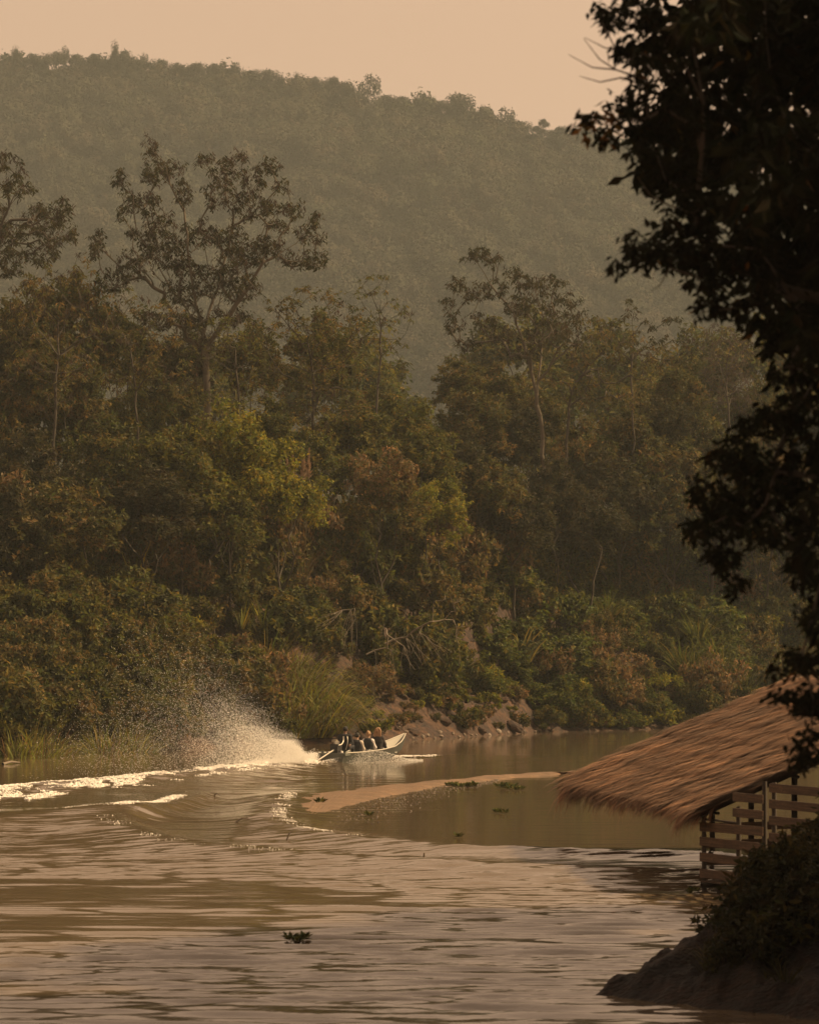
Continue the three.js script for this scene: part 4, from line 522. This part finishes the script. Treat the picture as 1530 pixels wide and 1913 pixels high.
// ---------------------------------------------------------------- thatched hut at the water's edge
{
  const A = [3.16, 71.9], u = [0.127, -0.992], w = [0.992, 0.127], E = 1.35, TAN = 0.44, LEN = 13.7, HALF = 5.2, R = rng(310);
  const at = (a, b, y) => V(A[0] + u[0] * a + w[0] * b, y, -(A[1] + u[1] * a + w[1] * b)), roofY = (b) => E + TAN * (b < HALF ? b : 2 * HALF - b);
  const g = thing('thatched_hut', 'low thatched hut on stilts with slatted wooden railings, beside the near bank', 'hut', null, at(LEN / 2, HALF, 0)), o = g.position.clone(), L = (v) => v.sub(o);
  const woodTex = noiseTex(256, (x, y) => { const k = 0.75 + 0.5 * (tileN(x, y, 64, 3) * 0.4 + tileN(x * 0.12, y, 40, 8) * 0.6 - 0.5); return [0.42 * k, 0.32 * k, 0.235 * k]; }, true);
  const woodMat = new THREE.MeshStandardMaterial({ map: woodTex, roughness: 0.85 }), darkWood = std(0.05, 0.037, 0.027, 0.9), strawMat = std(1, 1, 1, 0.95, { side: THREE.DoubleSide });
  const slope = (b0, b1) => mergeGeometries([0, -0.11].map((dy, n) => gridMesh(60, 24, (i, j) => { const b = mix(n ? b1 : b0, n ? b0 : b1, j / 24), v = L(at(LEN * i / 60, b, roofY(b) + dy + (n ? 0 : 0.03 * fbm(i * 0.6, j * 0.5, 3)))); return [v.x, v.y, v.z]; })));
  const roof = part('roof', slope(0, HALF), std(0.11, 0.066, 0.04, 1, { side: THREE.DoubleSide }), g); part('roof', slope(HALF, 2 * HALF), roof.material, g);
  const tuft = (() => { const Q = rng(7), T = new Leaves(); for (let i = 0; i < 12; i++) T.blade(V(gauss(Q) * 0.06, 0, Q() * 0.12), V(gauss(Q) * 0.26, 0.04 + 0.42 * Q() * Q(), 1), V(1, 0, 0), 0.26 + 0.28 * Q(), 0.022, vary([1, 1, 1], Q, 0.35), 0.35 * Q(), 2); return T.build(); })();
  strawMat.vertexColors = true;
  const m = [], c = [], q = new THREE.Quaternion(), bas = new THREE.Matrix4(), along = V(u[0], 0, -u[1]), down = V(-w[0], -TAN, w[1]).normalize(), nrm = V().crossVectors(down, along).normalize();
  if (nrm.y < 0) nrm.negate();
  const strawAt = (a, b, dy, dip, s) => { const dn = down.clone().addScaledVector(V(0, -1, 0), dip).addScaledVector(along, gauss(R) * 0.16).normalize(), x = V().crossVectors(nrm, dn).normalize(), y = V().crossVectors(dn, x); bas.makeBasis(x, y, dn); const p = L(at(a, b, roofY(b) + dy)); m.push(new THREE.Matrix4().compose(p, q.setFromRotationMatrix(bas).clone(), V(s, s, s))); const k = 0.42 + 1.25 * R() * R() + (R() < 0.04 ? 0.9 : 0), patch = 1 + 0.5 * fbm(a * 0.9, b * 1.6, 3); c.push(rgb(0.225 * k * patch, 0.122 * k * patch, 0.064 * k * patch)); };
  for (let b = 0.3; b < HALF; b += 0.2) for (let a = -0.1; a < LEN + 0.1; a += 0.085) strawAt(a + (R() - 0.5) * 0.1, b + (R() - 0.5) * 0.14, 0.0 + 0.05 * R() + 0.05 * noise2(a * 3, b * 1.2) + 0.05 * (1 - (b / 0.62) % 1), 0, 0.8 + 0.9 * R() * R());
  for (let a = -0.1; a < LEN + 0.15; a += 0.016) strawAt(a, 0.0 + R() * 0.3, -0.1 + 0.14 * R(), 0.4 + 2.6 * R(), (0.45 + 0.9 * R() * noise2(a * 2.4, 1)) * (a < 0.6 ? 0.6 : 1));
  for (let b = 0; b < HALF; b += 0.06) for (const a of [0, LEN]) strawAt(a + (R() - 0.5) * 0.12, b, 0.0, 0.1, 0.7);
  scatter('straw', tuft, strawMat, m, c, roof);
  const pole = (p0, p1, r, name = 'post', mat = darkWood) => { const p = [], i = []; limb(p, i, p0, p1, r, r * 0.92, 8); return part(name, raw(p, i), mat, g); };
  for (const a of [0.8, 4.4, 8, 11.6, 13.1]) { for (const b of [3.1, 7.4]) pole(L(at(a, b, -0.8)), L(at(a, b, roofY(b) - 0.12)), 0.06); pole(L(at(a, 0.15, roofY(0.15) - 0.15)), L(at(a, HALF, roofY(HALF) - 0.15)), 0.035, 'rafter'); pole(L(at(a, 2 * HALF - 0.15, roofY(0.15) - 0.15)), L(at(a, HALF, roofY(HALF) - 0.15)), 0.035, 'rafter'); }
  for (const b of [0.4, 1.8, 3.1, 7.4]) pole(L(at(0.1, b, roofY(b) - 0.18)), L(at(LEN - 0.1, b, roofY(b) - 0.18)), 0.03, 'purlin');
  // platform and railings in front of the gable
  const r0 = V(5.0, 0, -58.6), rd = V(0.44, 0, 0.9).normalize(), rn = V(0.9, 0, -0.44).normalize(), rp = (a, b, y) => L(r0.clone().addScaledVector(rd, a).addScaledVector(rn, b).setY(y));
  const board = (a0, b0, y0, a1, b1, y1, h, t, name, tilt = 0) => { const p0 = rp(a0, b0, y0), p1 = rp(a1, b1, y1), len = p0.distanceTo(p1), s = new THREE.Shape(); const e = 0.006; s.moveTo(-h / 2 + e, -t / 2); s.lineTo(h / 2 - e, -t / 2); s.lineTo(h / 2, -t / 2 + e); s.lineTo(h / 2, t / 2 - e); s.lineTo(h / 2 - e, t / 2); s.lineTo(-h / 2 + e, t / 2); s.lineTo(-h / 2, t / 2 - e); s.lineTo(-h / 2, -t / 2 + e); s.closePath(); const geo = new THREE.ExtrudeGeometry(s, { depth: len, bevelEnabled: false }), z = p1.clone().sub(p0).normalize(), up = name === 'plank' ? V().crossVectors(V(0, 1, 0), z).normalize() : V(0, 1, 0), y = V().crossVectors(z, up).normalize(), x = V().crossVectors(y, z).normalize(); const pp = geo.attributes.position; for (let i = 0; i < pp.count; i++) { const zz = pp.getZ(i); pp.setXYZ(i, pp.getX(i) + 0.012 * fbm(zz * 0.8 + p0.y * 9, 3, 2), pp.getY(i), zz); } const uv = geo.attributes.uv; for (let i = 0; i < uv.count; i++) uv.setXY(i, pp.getZ(i) * 0.6 + a0 + y0 * 3, pp.getX(i) * 1.3 + y0 * 1.7); geo.computeVertexNormals(); const mm = part(name, geo, woodMat, g); mm.position.copy(p0); mm.quaternion.setFromRotationMatrix(new THREE.Matrix4().makeBasis(x, y, z)); return mm; };
  pole(rp(0, 0.06, -0.9), rp(0, 0.06, 1.3), 0.042); pole(rp(1.13, 0.06, -0.9), rp(1.13, 0.06, 1.5), 0.045); pole(rp(1.95, 0.06, -0.9), rp(1.95, 0.06, 1.95), 0.045); pole(rp(2.25, 0.06, -0.9), rp(2.25, 0.06, 1.95), 0.045); pole(rp(4.2, 0.06, -0.9), rp(4.2, 0.06, 1.9), 0.045); pole(rp(0, 3.0, -0.9), rp(0, 3.0, 1.3), 0.045);
  for (const y of [1.125, 0.856, 0.59, 0.323]) board(-0.03, 0, y + (R() - 0.5) * 0.02, 2.0, 0, y - 0.02 + (R() - 0.5) * 0.02, 0.155, 0.025, 'slat');
  for (const y of [1.4, 1.66]) board(1.05, 0, y, 2.0, 0, y - 0.01, 0.15, 0.025, 'slat');
  for (const y of [1.85, 1.58, 1.31, 1.04, 0.77, 0.5]) board(2.2, 0, y, 4.25, 0, y - 0.02, 0.15, 0.025, 'slat');
  for (const y of [1.1, 0.8, 0.5]) board(-0.04, 0.1, y, -0.04, 3.0, y, 0.14, 0.025, 'slat');
  pole(rp(0, 0.06, 1.24), rp(1.13, 0.06, 1.22), 0.02, 'rail'); pole(rp(0, 0.06, 0.05), rp(0.5, 0.1, -0.3), 0.02, 'brace'); pole(rp(0.5, 0.06, 0.05), rp(0.1, 0.1, -0.3), 0.02, 'brace');
  for (let b = 0.02, k = 0; b < 3; b += 0.205, k++) board(-0.05 - 0.04 * (k % 3), b + 0.1, 0.17, 4.4, b + 0.1, 0.17, 0.195, 0.03, 'plank');
  for (const a of [0.1, 2.1, 4.1]) pole(rp(a, -0.05, 0.11), rp(a, 3.1, 0.11), 0.045, 'joist'); for (const b of [0.5, 1.5, 2.5]) pole(rp(-0.2, b, 0.0), rp(4.6, b, 0.0), 0.12, 'float_log');
}
// ---------------------------------------------------------------- people (one continuous skin each, clothing and hair as parts)
function field(bones, size, centre, N, k = 0.03) { // smooth union of tapered capsules, meshed
  const mc = new MarchingCubes(N, new THREE.MeshStandardMaterial(), false, false, 60000), h = size / 2, f = mc.field; mc.isolation = 0;
  for (let z = 0; z < N; z++) for (let y = 0; y < N; y++) for (let x = 0; x < N; x++) {
    const px = centre.x + (x / (N / 2) - 1) * h, py = centre.y + (y / (N / 2) - 1) * h, pz = centre.z + (z / (N / 2) - 1) * h; let s = 0, mn = 1e9;
    for (const b of bones) {
      const ax = b[0], ay = b[1], az = b[2], bx = b[4] - ax, by = b[5] - ay, bz = b[6] - az, l = bx * bx + by * by + bz * bz, t = l > 0 ? clamp(((px - ax) * bx + (py - ay) * by + (pz - az) * bz) / l, 0, 1) : 0, q = b[8] ?? 1;
      const dx = px - ax - bx * t, dy = py - ay - by * t, dz = (pz - az - bz * t) / q, d = Math.sqrt(dx * dx + dy * dy + dz * dz) - mix(b[3], b[7], t); s += Math.exp(-d / k); if (d < mn) mn = d;
    }
    f[x + y * N + z * N * N] = mn > 6 * k ? -mn : k * Math.log(Math.max(s, 1e-30));
  }
  mc.update(); const n = mc.count, pos = new Float32Array(n * 3), nor = new Float32Array(n * 3);
  for (let i = 0; i < n; i++) for (let c = 0; c < 3; c++) { pos[i * 3 + c] = mc.positionArray[i * 3 + c] * h + [centre.x, centre.y, centre.z][c]; nor[i * 3 + c] = mc.normalArray[i * 3 + c]; }
  const g = new THREE.BufferGeometry(); g.setAttribute('position', new THREE.BufferAttribute(pos, 3)); g.computeVertexNormals(); return g;
}
const B = (a, b, r0, r1, q) => [a[0], a[1], a[2], r0, b[0], b[1], b[2], r1, q];
const handGeo = (() => { // a curled right hand reaching along +x, palm down; five separate fingers and a thumb from the side of the palm
  const b = [B([0, 0, 0], [0.05, -0.004, 0], 0.026, 0.026, 1.35)];
  [[-0.03, 0.066, 0.0082], [-0.011, 0.075, 0.0088], [0.010, 0.07, 0.0086], [0.029, 0.055, 0.0078]].forEach(([z, l, r]) => { b.push(B([0.055, 0, z], [0.055 + l * 0.5, -0.008, z * 1.12], r + 0.001, r), B([0.055 + l * 0.5, -0.008, z * 1.12], [0.055 + l * 0.75, -0.034, z * 1.1], r, r * 0.92), B([0.055 + l * 0.75, -0.034, z * 1.1], [0.055 + l * 0.62, -0.056, z * 1.08], r * 0.92, r * 0.8)); });
  b.push(B([0.012, -0.008, -0.032], [0.045, -0.03, -0.052], 0.012, 0.0105), B([0.045, -0.03, -0.052], [0.075, -0.045, -0.04], 0.0105, 0.009));
  return field(b, 0.24, V(0.05, -0.015, 0), 64, 0.003);
})();
function person(label, group, o) {
  const g = thing('person', label, 'person', group, o.at); g.rotation.y = o.turn;
  const sh = 0.175 * (o.broad ?? 1), sp = 0.5, lean = o.lean ?? 0.02, hd = [lean + 0.055, 0.755, 0], bones = [], arms = [[], []];
  const knee = o.knee ?? [0.4, 0.27, 0.12], foot = o.foot ?? [0.72, -0.02, 0.11], elbow = o.elbow ?? [[0.12, 0.24, 0.25], [0.12, 0.24, 0.25]], wrist = o.wrist ?? [[0.34, 0.26, 0.16], [0.34, 0.26, 0.16]];
  const torso = [B([0, 0.09, 0.06], [0, 0.09, -0.06], 0.125, 0.125), B([0, 0.1, 0], [lean, 0.36, 0], 0.13, 0.135, 1.2), B([lean, 0.36, 0], [lean, 0.47, 0], 0.12, 0.11, 1.4), B([lean, sp, -sh], [lean, sp, sh], 0.07, 0.07)];
  const head = [B([lean + 0.01, 0.53, 0], [lean + 0.03, 0.66, 0], 0.06, 0.052), B([hd[0] - 0.02, hd[1] + 0.02, 0], [hd[0] + 0.02, hd[1] + 0.025, 0], 0.088, 0.08, 0.88), B([hd[0] + 0.03, hd[1] - 0.06, 0], [hd[0] + 0.055, hd[1] - 0.075, 0], 0.05, 0.034, 1.0), B([hd[0] + 0.09, hd[1] + 0.005, 0], [hd[0] + 0.108, hd[1] - 0.022, 0], 0.01, 0.013), B([hd[0] + 0.085, hd[1] - 0.052, -0.018], [hd[0] + 0.085, hd[1] - 0.052, 0.018], 0.009, 0.009)];
  const ears = [-1, 1].map((s) => B([hd[0] - 0.005, hd[1] + 0.015, s * 0.083], [hd[0] - 0.01, hd[1] - 0.025, s * 0.08], 0.014, 0.01));
  const legs = [], armB = []; for (const s of [-1, 1]) { const e = elbow[s > 0 ? 1 : 0], w = wrist[s > 0 ? 1 : 0]; legs.push(B([0.03, 0.08, s * 0.09], [knee[0], knee[1], s * knee[2]], 0.085, 0.062), B([knee[0], knee[1], s * knee[2]], [foot[0], foot[1], s * foot[2]], 0.056, 0.04), B([foot[0], foot[1] - 0.01, s * foot[2]], [foot[0] + 0.16, foot[1] + 0.02, s * (foot[2] + 0.02)], 0.042, 0.03)); armB.push(B([lean, sp, s * sh], [e[0], e[1], s * e[2]], 0.055, 0.043), B([e[0], e[1], s * e[2]], [w[0], w[1], s * w[2]], 0.041, 0.028)); }
  const body = field([...torso, ...head, ...ears, ...legs, ...armB], 1.5, V(0.28, 0.32, 0), 100, 0.016), hands = [-1, 1].map((s) => { const e = elbow[s > 0 ? 1 : 0], w = wrist[s > 0 ? 1 : 0], h = handGeo.clone(); if (s < 0) { h.scale(1, 1, -1); } const d = V(w[0] - e[0], w[1] - e[1], s * (w[2] - e[2])).normalize(), z = V().crossVectors(d, V(0, 1, 0)).normalize(), y = V().crossVectors(z, d); h.applyMatrix4(new THREE.Matrix4().makeBasis(d, y, z)); h.translate(w[0], w[1], s * w[2]); return h; });
  part('body', mergeGeometries([body, ...hands].map((x) => { const c = x.clone(); c.deleteAttribute('normal'); c.computeVertexNormals(); return c; })), o.skin ?? std(0.42, 0.26, 0.18, 0.6), g);
  const fat = (bs, r) => bs.map((b) => { const c = b.slice(); c[3] += r; c[7] += r; return c; });
  part('shirt', field(fat([...torso, ...armB.map((b, i) => i % 2 ? [b[0], b[1], b[2], b[3], mix(b[0], b[4], o.sleeve ?? 0.9), mix(b[1], b[5], o.sleeve ?? 0.9), mix(b[2], b[6], o.sleeve ?? 0.9), b[7]] : b)], 0.014), 1.1, V(0.15, 0.3, 0), 64, 0.02), o.shirt, g);
  part('trousers', field(fat([...legs.filter((_, i) => i % 3 < 2), torso[0]], 0.014), 1.1, V(0.35, 0.15, 0), 56, 0.02), o.trousers ?? std(0.02, 0.02, 0.024, 0.9), g);
  if (o.vest) part('life_vest', field(fat([torso[1], torso[2], B([lean, 0.48, -sh * 0.62], [lean, 0.48, sh * 0.62], 0.07, 0.07)], 0.035), 0.9, V(0.02, 0.3, 0), 56, 0.02), o.vest, g);
  if (o.hair) { const R = rng(o.seed ?? 5), hb = [B([hd[0] - 0.035, hd[1] + 0.035, 0], [hd[0] + 0.01, hd[1] + 0.055, 0], 0.1, 0.075, 0.95)]; for (let i = 0; i < (o.curls ?? 0); i++) { const d = sph(R); if (d.x > 0.35) d.x *= -1; hb.push(B([hd[0] - 0.03 + d.x * 0.1, hd[1] + 0.03 + d.y * 0.1, d.z * 0.1], [hd[0] - 0.03 + d.x * 0.13, hd[1] + 0.02 + d.y * 0.12, d.z * 0.13], 0.04, 0.024)); } if (o.bun) hb.push(B([hd[0] - 0.07, hd[1] + 0.1, 0], [hd[0] - 0.075, hd[1] + 0.115, 0], 0.05, 0.045)); if (o.long) for (let i = 0; i < 9; i++) { const z = (i - 4) * 0.026; hb.push(B([hd[0] - 0.09, hd[1] + 0.02, z], [lean - 0.1, 0.52 + R() * 0.06, z * 1.4], 0.034, 0.018)); } part('hair', field(hb, 0.7, V(hd[0] - 0.03, hd[1] - 0.05, 0), 72, 0.012), o.hair, g); }
  if (o.cap) { const prof = [[0.001, 0.1], [0.05, 0.092], [0.08, 0.068], [0.094, 0.03], [0.096, 0], [0.092, 0]].map(([x, y]) => new THREE.Vector2(x, y)), c = new THREE.LatheGeometry(prof, 20); c.scale(1.05, 1, 0.95); const brim = new THREE.CylinderGeometry(0.085, 0.09, 0.012, 20, 1, false); brim.scale(1, 1, 0.8); brim.translate(0.075, 0.006, 0); part('cap', mergeGeometries([c.toNonIndexed(), brim.toNonIndexed()]), o.cap, g).position.set(hd[0] - 0.005, hd[1] + 0.035, 0); }
  for (const s of [-1, 1]) part('eye', new THREE.SphereGeometry(0.012, 10, 8), std(0.05, 0.04, 0.035, 0.3), g).position.set(hd[0] + 0.083, hd[1] + 0.018, s * 0.03);
  return g;
}
// ---------------------------------------------------------------- the long-tail boat
{
  const stern = V(-2.93, 0, -128.8), head = Math.asin(0.32), LEN = 8.6, R = rng(410);
  const g = thing('longtail_boat', 'grey wooden long-tail boat with an upswept bow, speeding away with people aboard', 'boat', null, stern); g.rotation.y = Math.PI / 2 - head; g.rotation.z = 0.02; g.rotation.order = 'YXZ';
  const beam = (t) => table([[0, 0.52], [0.15, 0.6], [0.45, 0.62], [0.65, 0.54], [0.82, 0.36], [0.93, 0.17], [1, 0.03]], t), sheer = (t) => table([[0, 0.42], [0.2, 0.38], [0.5, 0.37], [0.7, 0.42], [0.85, 0.57], [0.95, 0.72], [1, 0.8]], t), keel = (t) => table([[0, -0.12], [0.55, -0.1], [0.75, 0], [0.9, 0.22], [1, 0.6]], t);
  const hull = (off) => gridMesh(70, 16, (i, j) => { const t = i / 70, v = j / 16 * 2 - 1, a = Math.abs(v), b = Math.max(0.004, beam(t) - off), y0 = keel(t) + off, y1 = sheer(t), f = a < 0.5 ? a / 0.5 * 0.7 : 0.7 + (a - 0.5) / 0.5 * 0.3; return [t * LEN - off * 0.5 * t, a < 0.5 ? y0 + 0.03 * a : mix(y0 + 0.015, y1, Math.pow((a - 0.5) / 0.5, 1.1)), Math.sign(v) * b * f]; });
  const paint = std(0.04, 0.043, 0.034, 0.6), inner = std(0.42, 0.39, 0.34, 0.7); paint.side = inner.side = THREE.DoubleSide;
  part('hull', hull(0), paint, g); part('inner_planking', hull(0.035), inner, g);
  const tr = new THREE.Shape(); tr.moveTo(-0.364, -0.12); tr.lineTo(0.364, -0.12); tr.lineTo(0.52, 0.42); tr.lineTo(-0.52, 0.42); tr.closePath(); const tg = new THREE.ExtrudeGeometry(tr, { depth: 0.04, bevelEnabled: true, bevelSize: 0.006, bevelThickness: 0.006, bevelSegments: 1 }); tg.rotateY(Math.PI / 2); part('transom', tg, std(0.10, 0.105, 0.085, 0.6), g);
  for (const s of [-1, 1]) part('gunwale', new THREE.TubeGeometry(new THREE.CatmullRomCurve3(Array.from({ length: 24 }, (_, i) => { const t = i / 23; return V(t * LEN, sheer(t) + 0.01, s * beam(t)); })), 60, 0.024, 6), std(0.40, 0.36, 0.3, 0.6), g);
  for (const x of [1.15, 2.75, 4.05, 5.15, 6.3]) { const b = new THREE.BoxGeometry(0.26, 0.03, beam(x / LEN) * 1.8); part('thwart', b, inner, g).position.set(x, x < 2 ? 0.36 : 0.17, 0); }
  const fl = gridMesh(30, 2, (i, j) => { const t = mix(0.02, 0.72, i / 30); return [t * LEN, 0.03, (j - 1) * beam(t) * 0.72]; }); part('floor_boards', fl, inner, g);
  // engine on its pivot, with the long shaft trailing into the water
  const iron = std(0.035, 0.033, 0.03, 0.5, { metalness: 0.4 }), steel = std(0.42, 0.38, 0.32, 0.4, { metalness: 0.6 }), e = new THREE.Group(); e.name = 'engine'; g.add(e); e.position.set(0.55, 0.62, -0.02);
  const blk = new THREE.BoxGeometry(0.5, 0.26, 0.3, 2, 2, 2); part('engine_block', blk, iron, e); const sump = new THREE.CylinderGeometry(0.13, 0.09, 0.44, 10); sump.rotateZ(Math.PI / 2); part('sump', sump, iron, e).position.y = -0.17;
  for (let i = 0; i < 4; i++) { const c = new THREE.CylinderGeometry(0.045, 0.05, 0.12, 10); part('cylinder_head', c, steel, e).position.set(-0.18 + i * 0.12, 0.17, 0.03); }
  const air = new THREE.CylinderGeometry(0.11, 0.12, 0.09, 16); part('air_filter', air, std(0.3, 0.25, 0.18, 0.5, { metalness: 0.4 }), e).position.set(0.06, 0.24, -0.07);
  part('exhaust_pipe', new THREE.TubeGeometry(new THREE.CatmullRomCurve3([V(-0.2, 0.08, 0.17), V(0, 0.12, 0.22), V(0.2, 0.24, 0.22), V(0.26, 0.4, 0.2)]), 16, 0.026, 8), steel, e);
  part('handle_hoop', new THREE.TubeGeometry(new THREE.CatmullRomCurve3([V(0.25, -0.1, 0.3), V(0.3, 0.2, 0.36), V(0.42, 0.4, 0.3), V(0.7, 0.34, 0.2)]), 20, 0.016, 6), steel, e);
  const sp = [], si = []; limb(sp, si, V(-0.2, -0.08, 0), V(-2.5, -0.66, -0.28), 0.035, 0.026, 8); part('tail_shaft', raw(sp, si), steel, e);
  const fp = []; const fi = []; limb(fp, fi, V(0.1, -0.35, 0), V(0.1, -0.05, 0), 0.05, 0.04, 8); part('pivot', raw(fp, fi), iron, e);
  const prop = []; const pi = []; for (let k = 0; k < 3; k++) { const a = k * 2.094, c = V(-2.5, -0.66, -0.28); limb(prop, pi, c, c.clone().add(V(0.02, Math.cos(a) * 0.13, Math.sin(a) * 0.13)), 0.02, 0.035, 5); } part('propeller', raw(prop, pi), steel, e);
  const guard = [[0.15, 0.42, -0.45], [0.15, 0.42, 0.45]]; // stern corner boards
  for (const [x, y, z] of guard) { const b = new THREE.BoxGeometry(0.6, 0.16, 0.03); part('stern_board', b, std(0.10, 0.105, 0.085, 0.6), g).position.set(x + 0.15, y - 0.02, z * 1.18); }
  g.updateMatrixWorld(true);
  const at = (x, y, z) => V(x, y, z).applyMatrix4(g.matrixWorld), turn = g.rotation.y, black = std(0.014, 0.013, 0.014, 0.9);
  person('boat driver in dark jacket and dark cap steering at the engine', null, { at: at(1.3, 0.5, 0.06), turn, shirt: black, cap: std(0.02, 0.018, 0.02, 0.9), hair: std(0.015, 0.012, 0.01, 0.8), skin: std(0.2, 0.11, 0.07, 0.6), broad: 1.15, lean: 0.03, knee: [0.42, 0.1, 0.16], foot: [0.5, -0.36, 0.16], elbow: [[0.05, 0.25, 0.3], [0.0, 0.24, 0.3]], wrist: [[0.28, 0.16, 0.2], [-0.1, 0.2, 0.26]], seed: 1 });
  person('passenger in a dark vest and flat dark cap, sitting behind the driver', null, { at: at(2.75, 0.2, 0.02), turn, shirt: std(0.5, 0.42, 0.34, 0.9), vest: black, cap: std(0.025, 0.022, 0.02, 0.9), hair: std(0.02, 0.015, 0.01, 0.8), sleeve: 0.75, seed: 2 });
  person('passenger with a fair bun and pale sleeves under a dark vest', null, { at: at(4.05, 0.21, 0.03), turn, shirt: std(0.62, 0.56, 0.52, 0.9), vest: black, hair: std(0.30, 0.17, 0.08, 0.7), bun: true, curls: 6, seed: 3, broad: 0.92 });
  person('passenger with long curly light brown hair sitting towards the bow', null, { at: at(5.15, 0.29, 0.05), turn, shirt: std(0.05, 0.036, 0.03, 0.9), vest: std(0.03, 0.025, 0.022, 0.9), hair: std(0.27, 0.145, 0.065, 0.7), curls: 26, long: true, seed: 4, broad: 0.95 });
}
// ---------------------------------------------------------------- spray and foam thrown up by the boat
{
  const R = rng(460), q = new THREE.Quaternion(), dropMat = new THREE.MeshPhysicalMaterial({ color: rgb(0.93, 0.91, 0.88), roughness: 1, transmission: 0.5, thickness: 0 }), foamMat = std(0.78, 0.73, 0.66, 0.7), ico = new THREE.IcosahedronGeometry(1, 0), m = [], M = (p, sx, sy, sz) => new THREE.Matrix4().compose(p, q.setFromAxisAngle(sph(R), R() * 6.28).clone(), V(sx, sy, sz));
  const prop = [-3.62, 126.9], back = [-0.32, -0.947];          // where the blades throw the water, and the way the trail runs
  for (let i = 0; i < 190000; i++) { // droplets in flight: age, launch speed, drift; a dense sheet low down, thin mist above and behind
    const mist = i % 5 < 2, a = (mist ? 1.45 : 1.0) * Math.pow(R(), mist ? 0.8 : 1.25), burst = 0.72 + 0.4 * noise2(a * 7, 4) + 0.3 * noise2(a * 23, 9), vy = (mist ? 1.2 + 5.6 * R() : 0.5 + 5.4 * Math.pow(R(), 1.9)) * burst, vs = gauss(R) * (mist ? 1.5 : 0.85), run = 10.5 * a + 0.8 * gauss(R) * a + (mist ? 2.2 * a * a : 0);
    const y = 0.05 + vy * a - (mist ? 3.9 : 4.9) * a * a; if (y < 0.0) continue;
    const x = prop[0] + back[0] * run + 0.947 * vs * a, D = prop[1] + back[1] * run - 0.32 * vs * a, r = mist ? 0.003 + 0.007 * R() * R() : 0.0042 + 0.011 * R() * R(); m.push(M(V(x, y, -D), r, r, r));
  }
  for (let i = 0; i < 34000; i++) { const run = 7.5 * Math.pow(R(), 1.2), w = (0.25 + 0.1 * run) * gauss(R), y = (0.5 - 0.045 * run) * Math.pow(R(), 1.6) * (0.5 + noise2(run * 2.2, w * 2.2)), r = 0.005 + 0.012 * R() * R(); m.push(M(V(prop[0] + back[0] * run + 0.947 * w, 0.04 + y, -(prop[1] + back[1] * run - 0.32 * w)), r, r, r)); } // churned water just astern
  for (let i = 0; i < 9000; i++) { const px = 600 + 190 * Math.pow(R(), 1.6), hgt = table([[600, 8], [640, 14], [690, 26], [720, 20], [760, 5], [790, 2]], px) * Math.pow(R(), 1.4), D = table([[600, 128.0], [690, 130.5], [790, 133.6]], px) + gauss(R) * 0.3, p = P(px, HY + F * EYE / D - hgt, D), r = 0.004 + 0.009 * R() * R(); m.push(M(p, r, r, r)); }
  tag(scatter('water_spray', ico, dropMat, m), 'fan of white water droplets thrown up behind the boat', 'spray', null, 'stuff');
  const foam = []; const along = (L, n, t0, t1, spread, s0, s1, bias = 0) => { for (let i = 0; i < n; i++) { const t = mix(t0, t1, Math.pow(R(), 0.8)), k = t * (L.length - 1), j = Math.min(L.length - 2, Math.floor(k)), f = k - j; let x = mix(L[j][0], L[j + 1][0], f), D = mix(L[j][1], L[j + 1][1], f), d = gauss(R) * spread * (0.4 + t) + bias; if (fbm(x * 1.3, (D + d) * 1.3, 3) < -0.1 + 0.3 * t) continue; x += gauss(R) * 0.2; D += d; const r = mix(s0, s1, R() * R()); foam.push(M(V(x, waterY(x, D) + r * 0.15, -D), r * 1.7, r * 0.8, r * 1.7)); } };
  along(wakeLine, 30000, 0, 1, 1.3, 0.005, 0.034);
  const a0 = rufW.slice(0, 6), b0 = rufW.slice(6).reverse(); // the churned water between the two edges of the wake
  for (let i = 0; i < 110000; i++) { const u = 5 * R(), j = Math.min(4, Math.floor(u)), f = u - j, v = Math.pow(R(), 1.5), x = mix(mix(a0[j][0], a0[j + 1][0], f), mix(b0[j][0], b0[j + 1][0], f), v), D = mix(mix(a0[j][1], a0[j + 1][1], f), mix(b0[j][1], b0[j + 1][1], f), v); if (x < -0.125 * D - 1 || fbm(x * 0.9, D * 0.35, 4) < -0.3 + 0.5 * v) continue; const r = 0.006 + 0.03 * R() * R(); foam.push(M(V(x, waterY(x, D) + r * 0.2, -D), r * 1.7, r * 0.9, r * 1.7)); }
  along(wakeLine, 9000, 0, 0.35, 0.7, 0.008, 0.05); along(wakeSide, 2500, 0.02, 0.6, 0.25, 0.008, 0.03); along(bowLine, 7000, 0, 0.8, 0.55, 0.005, 0.03); along(curl, 4200, 0, 0.34, 0.3, 0.005, 0.026); along(curl, 600, 0.3, 0.8, 0.3, 0.004, 0.014); along(wash, 2200, 0, 0.6, 0.14, 0.004, 0.018); along(swell, 160, 0.3, 1, 0.4, 0.006, 0.014);
  tag(scatter('wake_foam', ico, foamMat, foam), 'white foam along the wake of the boat', 'foam', null, 'stuff');
}
{ let tris = 0, inst = 0, uniq = 0; const seen = new Set(); scene.traverse((o) => { if (!o.isMesh) return; o.castShadow = o.receiveShadow = true; const g = o.geometry, n = (g.index ? g.index.count : g.attributes.position.count) / 3; if (o.isInstancedMesh) inst += o.count; else tris += n; if (!seen.has(g)) { seen.add(g); uniq += n; } }); console.log('triangles', uniq, 'with clones', tris, 'copies', inst); }
renderer.render(scene, camera);
